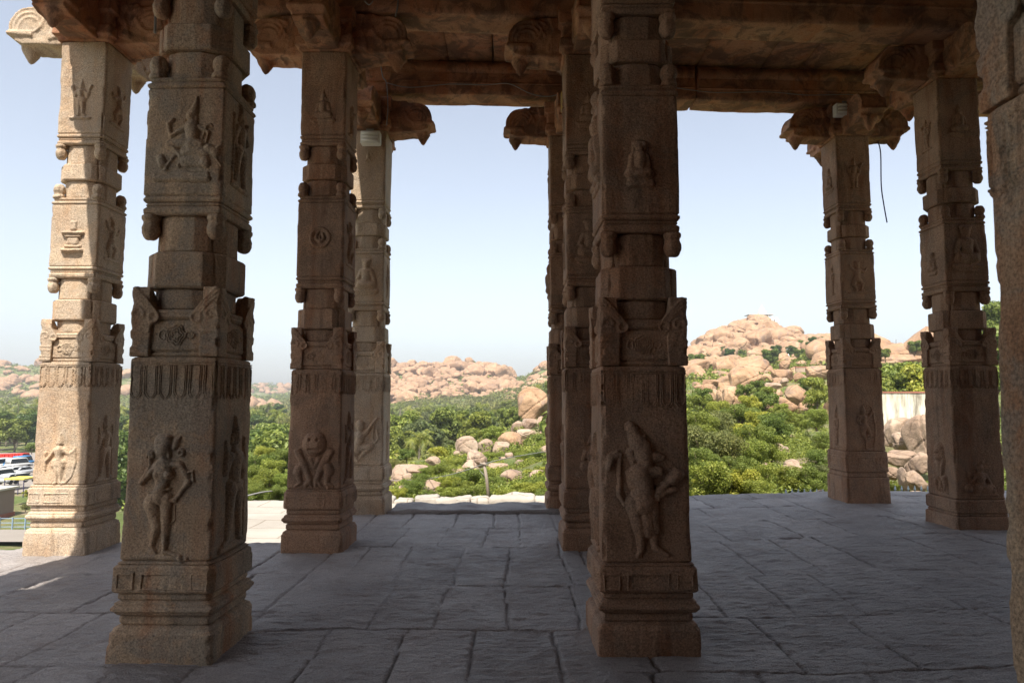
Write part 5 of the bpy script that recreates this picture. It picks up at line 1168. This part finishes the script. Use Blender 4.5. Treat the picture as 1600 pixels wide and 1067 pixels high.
for k, (px, py, w, Y, kd) in enumerate([(1398, 766, 26, 13.6, 0), (1388, 760, 18, 14, 1)]):
    shrub_at(px, py, w, Y, kd, ['bright bush behind the fence below the rubble pile', 'small bush behind the fence at the archer pillar foot'][k], None, .9, True)
for k, (px, py, w, Y) in enumerate([(42, 770, 14, 75), (50, 700, 20, 130), (40, 792, 16, 70)]):
    shrub_at(px, py, w, Y, k, ['small bush beside the corrugated shed', 'bush between the car park and the far left pillar', 'low bush below the corrugated shed'][k], None, .9)

def scrub(name, label, spec, mats, seed):
    """uncountable low scrub as one mesh: leaf tufts over the ground"""
    rng = np.random.RandomState(seed); Cs, Ns, Ss = [], [], []
    for (px0, px1, d0, d1, tufts, per, rad, lf) in spec:
        Y = np.exp(rng.uniform(math.log(d0), math.log(d1), tufts)); px = rng.uniform(px0, px1, tufts); X = (px - 800) / 1087.5 * Y
        Z = terr(X, Y); keep = fbm(np.stack([X, Y, 0 * X], -1), 6.0 / d1 * 3, 3, seed) > -.15
        X, Y, Z = X[keep], Y[keep], Z[keep]; n = len(X)
        R = rad * rng.uniform(.5, 1.5, n)
        d = rng.normal(size=(n, per, 3)); d[..., 2] = np.abs(d[..., 2]); d /= np.linalg.norm(d, axis=-1)[..., None]
        C = np.stack([X, Y, Z], -1)[:, None, :] + d * (R[:, None] * (1 - .4 * rng.random_sample((n, per)) ** 2))[..., None] * np.array([1, 1, .8])
        Cs.append(C.reshape(-1, 3)); Ns.append(d.reshape(-1, 3)); Ss.append(np.full(n * per, lf))
    C, N, S = np.concatenate(Cs), np.concatenate(Ns), np.concatenate(Ss)
    V, F_ = leaf_quads(C, N, S, rng)
    tag(mk(name, mesh(name, V, F_, mats, False)), label, 'scrub', kind='stuff')
scrub('ground_cover', 'low green ground cover on the near slopes', [(1080, 1330, 12.5, 60, 3600, 14, .2, .045), (590, 880, 18.5, 60, 3600, 14, .2, .05), (380, 460, 18.5, 60, 700, 12, .3, .1), (1080, 1330, 60, 140, 1400, 12, .8, .22), (1370, 1460, 13, 22, 200, 12, .2, .06)], M_LEAFY, 3)
scrub('scrub', 'green scrub between the boulders of the distant hills', [(1060, 1310, 140, 320, 1300, 30, 1.6, .55), (1060, 1310, 320, 440, 260, 30, 1.6, .6), (590, 900, 500, 720, 700, 30, 3.2, 1.1), (-60, 230, 600, 880, 700, 30, 3.8, 1.3), (370, 490, 900, 1700, 700, 24, 7, 2.4), (770, 880, 90, 500, 600, 30, 2.0, .7), (1370, 1460, 60, 180, 120, 30, 1.2, .4)], M_LEAF, 4)
scrub('woodland', 'far off valley woodland that reads as one mass', [(580, 880, 330, 620, 1100, 46, 4.2, 1.1), (370, 470, 150, 1100, 1300, 46, 4.5, 1.2), (-60, 230, 330, 720, 900, 46, 4.5, 1.2), (590, 800, 100, 330, 900, 46, 2.2, .6)], M_LEAFO, 5)
scrub('scrub', 'bushy country beside the parts seen between the pillars', [(470, 570, 19, 120, 900, 60, .6, .11), (455, 590, 120, 600, 900, 40, 3.4, .9), (915, 1075, 13, 60, 900, 70, .5, .07), (880, 1060, 60, 420, 900, 40, 2.4, .6), (1520, 2200, 14, 90, 1400, 60, .8, .12), (1310, 2200, 200, 420, 900, 40, 3, .8), (-500, -190, 20, 160, 500, 60, 1.6, .3), (-500, -60, 160, 800, 900, 40, 4.5, 1.2), (215, 380, 19, 160, 700, 60, 1.2, .2), (215, 380, 160, 800, 700, 40, 4.5, 1.2)], M_LEAF, 15)

scrub('thicket', 'tangled green undergrowth filling the slope between the bushes', [(1082, 1250, 15.3, 30, 300, 260, .5, .05), (1082, 1250, 30, 70, 330, 200, .6, .09), (1240, 1300, 15.3, 60, 110, 200, .42, .06), (600, 880, 19, 45, 240, 170, .36, .055), (700, 880, 45, 110, 220, 150, .8, .12), (380, 460, 19, 60, 200, 200, .7, .08)], M_LEAF, 8)
scrub('undergrowth', 'yellowish undergrowth mixed into the slopes', [(1082, 1210, 15.3, 60, 160, 220, .5, .06), (600, 880, 19, 80, 130, 160, .45, .065), (380, 460, 19, 60, 80, 160, .7, .08), (590, 780, 60, 300, 320, 150, 1.8, .26)], M_LEAFY, 9)
# ---------------------------------------------------------------- small things outside
def box_obj(name, dims, mat, parent, loc, bev=0.0):
    bm = bmesh.new(); a, b, c = dims; bm_box(bm, -a / 2, a / 2, -b / 2, b / 2, 0, c, bev); return mk(name, from_bm(name, bm, mat), parent, loc)
# tilted wooden pole with wires
p = at(765, 775, 19); r = empty('utility_pole', p); tag(r, 'short tilted wooden pole with wires on the central slope', 'pole')
bm = bmesh.new(); t_ = at(756, 722, 19) - p; bm_tube(bm, [(0, 0, -.3), tuple(t_ * .5), tuple(t_)], [.05, .045, .038], 8); mk('post', from_bm('post', bm, M_WOOD, True), r)
bm = bmesh.new(); bm_tube(bm, [tuple(t_ * .93 + Vector((-.12, -.05, .05))), tuple(t_ * .93 + Vector((.12, -.05, -.02)))], .022, 6); mk('crossarm', from_bm('crossarm', bm, M_WOOD, True), r)
bm = bmesh.new(); bm_tube(bm, [tuple(t_ * .9), tuple(t_ * .8 + Vector((-.16, 0, -.02))), tuple(t_ * .68 + Vector((-.1, 0, 0))), tuple(t_ * .55)], .012, 5); mk('loose_wire', from_bm('loose_wire', bm, M_WIRE, True), r)
tp = p + t_ * .95
cable('drooping power line running left from the tilted pole', [tp, at(720, 737, 21), at(680, 746, 24), at(630, 750, 28), at(560, 750, 33)], .014, M_WIRE, 'power line')
cable('power line running right from the tilted pole to the slope', [tp, at(790, 716, 22), at(830, 709, 26), at(870, 702, 30)], .014, M_WIRE, 'power line')
cable('power line crossing behind the forecourt at the left', [at(380, 776, 18.5), at(415, 768, 19), at(450, 767, 20), at(480, 770, 21)], .022, M_WIRE, 'power line')
# pointed railing behind the platform
def fence(label, px0, px1, py_top, Y, mat, name='railing', pitch=.11, hgt=1.0, rail=.035):
    a, b = at(px0, py_top, Y), at(px1, py_top, Y); r = empty(name, (a.x, Y, a.z)); tag(r, label, 'fence')
    n = int((b.x - a.x) / pitch)
    for i in range(n + 1):
        x = (b.x - a.x) * i / n; bm = bmesh.new()
        bm_lathe(bm, [(.014, -hgt), (.014, -.07), (.024, -.05), (.004, .02)], (x, 0, 0), 6); mk('picket', from_bm('picket', bm, mat), r)
    for z in (-.13, -hgt + .15):
        bm = bmesh.new(); bm_box(bm, -.05, b.x - a.x + .05, -.012, .012, z, z + rail); mk('rail', from_bm('rail', bm, mat), r)
fence('pointed pale metal railing at the foot of the bushes left of the archer pillar', 1228, 1305, 765, 12.6, M_FENCE)
fence('pale metal railing in front of the rubble pile right of the archer pillar', 1378, 1460, 760, 12.6, M_FENCE)
# limewashed wall with red coping
a, b = at(1340, 612, 42), at(1480, 612, 42)
r = empty('compound_wall', (a.x, 42, -1.6)); tag(r, 'long stained white wall with a red coping behind the rubble pile', 'wall')
box_obj('wall', (b.x - a.x, .35, a.z + 1.6 - .08), M_WALL, r, ((b.x - a.x) / 2, 0, 0)); box_obj('coping', (b.x - a.x + .1, .45, .09), M_BRICK, r, ((b.x - a.x) / 2, 0, a.z + 1.6 - .078))
# goal-like timber frame
c = at(1288, 622, 62); r = empty('timber_frame', (c.x, 62, c.z - 2.0)); tag(r, 'small timber frame standing in the grass left of the archer pillar', 'frame')
for x in (-.55, .9):
    box_obj('post', (.09, .09, 3.0), M_WOOD, r, (x, 0, -.5))
box_obj('crossbar', (1.7, .08, .09), M_WOOD, r, (.17, 0, 2.2 + .3))
# shrine on the summit
def shrine():
    c = at(1186, 497, 446); r = empty('hilltop_shrine', (c.x, 446, c.z - 2.2)); tag(r, 'tiny white shrine with a terrace on the summit of the rocky hill', 'shrine')
    box_obj('terrace', (16, 9, 2.4), M_WHITE, r, (0, 0, 0), .1); box_obj('base', (15, 8.6, 7), M_ROCKN, r, (0, 0, -7.01))
    for k in range(7): box_obj('pillar', (.35, .35, 1.5), M_WHITE, r, (-7.2 + 2.4 * k, -4.2, 2.4))
    box_obj('roof', (16.6, 9.6, .35), M_CONC, r, (0, 0, 3.9))
    box_obj('wall', (4.5, 4, 2.2), M_WHITE, r, (2, 0, 4.25))
    bm = bmesh.new(); bm_lathe(bm, [(2.1, 0), (2.0, .8), (1.4, 2.0), (.6, 3.2), (.25, 4.0), (.05, 4.6)], (0, 0, 0), 12); mk('spire', from_bm('spire', bm, M_WHITE, True), r, (2, 0, 6.45))
    c = at(1213, 500, 445); r = empty('white_dome', (c.x, 445, c.z - 1.4)); tag(r, 'tiny white dome just right of the summit shrine', 'shrine')
    box_obj('wall', (2.6, 2.6, 1.6), M_WHITE, r, (0, 0, 0)); bm = bmesh.new(); bm_lathe(bm, [(1.3, 0), (1.2, .6), (.7, 1.2), (.08, 1.7)], (0, 0, 0), 12); mk('dome', from_bm('dome', bm, M_WHITE, True), r, (0, 0, 1.6))
shrine()
def small_tower(px, py, Y, h, label):
    c = at(px, py, Y); r = empty('white_monument', (c.x, Y, c.z - h / 2)); tag(r, label, 'monument')
    box_obj('base', (h * .34, h * .34, h * .4), M_WHITE, r, (0, 0, 0)); bm = bmesh.new()
    bm_lathe(bm, [(h * .14, 0), (h * .17, h * .1), (h * .12, h * .3), (h * .14, h * .36), (h * .07, h * .5), (h * .01, h * .62)], (0, 0, 0), 10); mk('spire', from_bm('spire', bm, M_WHITE, True), r, (0, 0, h * .4))
small_tower(1231, 551, 235, 4.0, 'slim white monument among dark trees half way up the shrine hill')
small_tower(1232, 561, 225, 3.4, 'squat white monument just below the slim one')
def house(px, py, Y, w, h, d, label, wins, roofm=M_CONC, name='small_house', wallm=M_WHITE):
    c = at(px, py, Y); r = empty(name, (c.x, Y, c.z - h / 2)); tag(r, label, 'building')
    box_obj('wall', (w, d, h), wallm, r, (0, 0, 0)); box_obj('roof', (w * 1.06, d * 1.1, h * .08), roofm, r, (0, 0, h + .002))
    for k in range(wins): box_obj('window', (w * .09, .1, h * .28), M_GLASS, r, (-w * .36 + k * w * .72 / max(1, wins - 1), -d / 2 - .04, h * .4))
house(1211, 576, 200, 4.6, 2.0, 3, 'low white building among the bushes on the shrine hill', 4)
house(1387, 546, 172, 4.0, 2.0, 3, 'white box-like building on the skyline beside the archer pillar', 2)
house(1399, 549, 176, 3.0, 1.4, 3, 'smaller white building with a mast right of the skyline one', 2)
c = at(1400, 545, 175); cable('thin mast on the skyline above the white buildings', [at(1400, 548, 175), at(1400, 530, 175)], .08, M_WIRE, 'mast')
c = at(1258, 574, 130); r = empty('terrace_wall', c); tag(r, 'short wall with a red brick coping below the massive block', 'wall')
box_obj('wall', (3.6, .5, .9), M_ROCKN, r, (0, 0, -.9)); box_obj('coping', (3.8, .6, .16), M_BRICK, r, (0, 0, .002))
# far left: shed, fence, road, cars
c = at(0, 805, 78); r = empty('corrugated_shed', (c.x - 4.8, 78, c.z)); tag(r, 'pinkish corrugated metal shed at the far left edge', 'shed')
box_obj('wall', (9, 5, 2.7), M_CORR, r, (0, 0, 0)); box_obj('roof', (9.6, 5.8, .22), M_CONC, r, (0, 0, 2.702)); box_obj('base', (9.2, 5.2, .5), M_BRICK, r, (0, 0, -.502))
me = mesh('road', [at(-300, 846, 62.5) + Vector((0, 0, .0)), at(120, 846, 62.5), at(120, 827, 70), at(-300, 827, 70)], [(0, 1, 2, 3)], M_ROAD, False); tag(mk('road', me), kind='structure')
a, b = at(-60, 808, 71), at(80, 808, 71); r = empty('blue_fence', (a.x, 71, a.z)); tag(r, 'low blue-grey fence along the road at the far left', 'fence')
for i in range(8): box_obj('post', (.1, .1, 1.3), M_BFENCE, r, ((b.x - a.x) * i / 7, 0, -1.3))
for z in (-.15, -.6, -1.0): box_obj('rail', (b.x - a.x, .05, .07), M_BFENCE, r, ((b.x - a.x) / 2, .08, z))
# paved car park
me = mesh('car_park', [(-110, 98, -11.9), (-60, 98, -11.9), (-60, 162, -11.4), (-125, 162, -11.4)], [(0, 1, 2, 3)], M_ROAD, False); tag(mk('car_park', me), kind='structure')
CARP = {n: simple(n, c, .35, 0, .05) for n, c in (('white_car_paint', (.5, .5, .49)), ('silver_car_paint', (.45, .46, .48)), ('blue_car_paint', (.06, .22, .45)), ('red_paint', (.5, .03, .02)), ('dark_car_paint', (.05, .05, .06)))}
M_YROOF = simple('yellow_canopy', (.7, .55, .1), .6)
def car(px, py, Y, paint, label, group, van=False, rz=0.0):
    c = at(px, py, Y); r = empty('parked_van' if van else 'parked_car', c, rz); tag(r, label, 'van' if van else 'car', group)
    L, w = 4.3, 1.75; I = Matrix.Identity(4)
    low = [(-L / 2, .35), (-L / 2, .85), (-L / 2 + .15, .95), (L / 2 - .9, .95), (L / 2 - .1, .78), (L / 2, .6), (L / 2, .35)]
    cab = [(-L / 2 + .25, .94), (-L / 2 + .7, 1.45), (L / 2 - 1.9, 1.48), (L / 2 - 1.2, .94)] if not van else [(-L / 2 + .05, .94), (-L / 2 + .15, 1.95), (L / 2 - 1.2, 1.95), (L / 2 - .6, .94)]
    bm = bmesh.new(); bm_prism(bm, low, -w / 2, w / 2, I); bm_prism(bm, cab, -w / 2 + .12, w / 2 - .12, I); bmesh.ops.bevel(bm, geom=bm.edges[:], offset=.05, segments=2, affect='EDGES'); mk('body', from_bm('body', bm, paint, True), r)
    g = [(x * .93 + .0, .98 + (z - .94) * .84) for x, z in cab]
    bm = bmesh.new(); bm_prism(bm, g, -w / 2 + .10, w / 2 - .10, I); mk('side_windows', from_bm('side_windows', bm, M_GLASS), r)
    bm = bmesh.new(); bm_prism(bm, [(x * 1.015, z) for x, z in g], -w / 2 + .25, w / 2 - .25, I); mk('windscreen', from_bm('windscreen', bm, M_GLASS), r)
    for sx in (-1.35, 1.35):
        for sy in (-w / 2 + .08, w / 2 - .08):
            bm = bmesh.new(); bm_lathe(bm, [(.2, -.11), (.33, -.1), (.33, .1), (.2, .11)], (0, 0, 0), 14, Matrix.Rotation(math.pi / 2, 4, 'X')); mk('wheel', from_bm('wheel', bm, M_TYRE), r, (sx, sy, .33))
cars = [(3, 752, 104, 'white_car_paint', 1, 'white van at the left edge of the car park'), (10, 741, 118, 'silver_car_paint', 0, 'silver car behind the white van'), (20, 755, 101, 'silver_car_paint', 0, 'silver car near the front right of the car park'), (27, 742, 116, 'white_car_paint', 0, 'white car in the middle of the car park'),
        (33, 754, 102, 'white_car_paint', 0, 'white car nearest the far left pillar'), (6, 731, 132, 'white_car_paint', 1, 'white van in front of the red rickshaws'), (18, 730, 133, 'blue_car_paint', 0, 'blue car in front of the red rickshaws'), (29, 731, 132, 'white_car_paint', 1, 'white van right of the blue car'), (37, 727, 138, 'blue_car_paint', 1, 'bright blue van beside the far left pillar'),
        (38, 742, 117, 'silver_car_paint', 0, 'silver car half hidden by the far left pillar'), (-6, 744, 112, 'white_car_paint', 0, 'white car at the very edge of the photo')]
for k, (px, py, Y, pt, van, lb) in enumerate(cars): car(px, py, Y, CARP[pt], lb, 'vehicles in the car park', bool(van), [1.3, 1.2, 1.5, 1.35, 1.25, 1.4, 1.3, 1.2, 1.5, 1.4, 1.3][k])
def rickshaw(px, py, Y, rz):
    c = at(px, py, Y); r = empty('auto_rickshaw', c, rz); tag(r, 'red three-wheeled rickshaw in the row under the trees', 'auto rickshaw', 'row of red rickshaws'); I = Matrix.Identity(4)
    bm = bmesh.new(); bm_prism(bm, [(-1.3, .3), (-1.3, 1.0), (.6, 1.0), (1.0, .9), (1.3, .5), (1.2, .3)], -.6, .6, I); mk('body', from_bm('body', bm, CARP['red_paint']), r)
    bm = bmesh.new(); bm_prism(bm, [(-1.3, 1.0), (-1.25, 1.65), (.4, 1.7), (.75, 1.0), (.65, 1.0), (.3, 1.55), (-1.1, 1.5), (-1.1, 1.0)], -.6, .6, I); mk('canopy', from_bm('canopy', bm, CARP['red_paint']), r)
    for x, y in ((-.9, -.55), (-.9, .55), (1.0, 0)):
        bm = bmesh.new(); bm_lathe(bm, [(.12, -.06), (.24, -.05), (.24, .05), (.12, .06)], (0, 0, 0), 12, Matrix.Rotation(math.pi / 2, 4, 'X')); mk('wheel', from_bm('wheel', bm, M_TYRE), r, (x, y, .24))
for k in range(9): rickshaw(-3 + k * 5.2, 722 - k * .25, 146, 1.2 + .1 * (k % 3))
c = at(32, 770, 88); r = empty('market_awning', c); tag(r, 'low yellow awning on dark posts behind the shed', 'awning')
box_obj('canopy', (2.6, 2.6, .16), M_YROOF, r, (0, 0, 1.8))
for x in (-1.2, 1.2):
    for y in (-1.2, 1.2): box_obj('post', (.08, .08, 2.2), M_DWIRE, r, (x, y, -.4))

# ---------------------------------------------------------------- haze
bm = bmesh.new(); bm_box(bm, -2700, 2700, -2650, 2700, -18, 140)
hz = bpy.data.materials.new('haze_air'); hz.use_nodes = True; nt = hz.node_tree; nt.nodes.clear()
ho = nt.nodes.new('ShaderNodeOutputMaterial'); pv = nt.nodes.new('ShaderNodeVolumePrincipled')
pv.inputs['Color'].default_value = (0.92, 0.95, 1.0, 1); pv.inputs['Density'].default_value = 0.00035; pv.inputs['Anisotropy'].default_value = 0.3
nt.links.new(pv.outputs[0], ho.inputs['Volume'])
tag(mk('haze', from_bm('haze', bm, hz)), 'thin bright haze that pales the far hills', 'haze', kind='stuff')
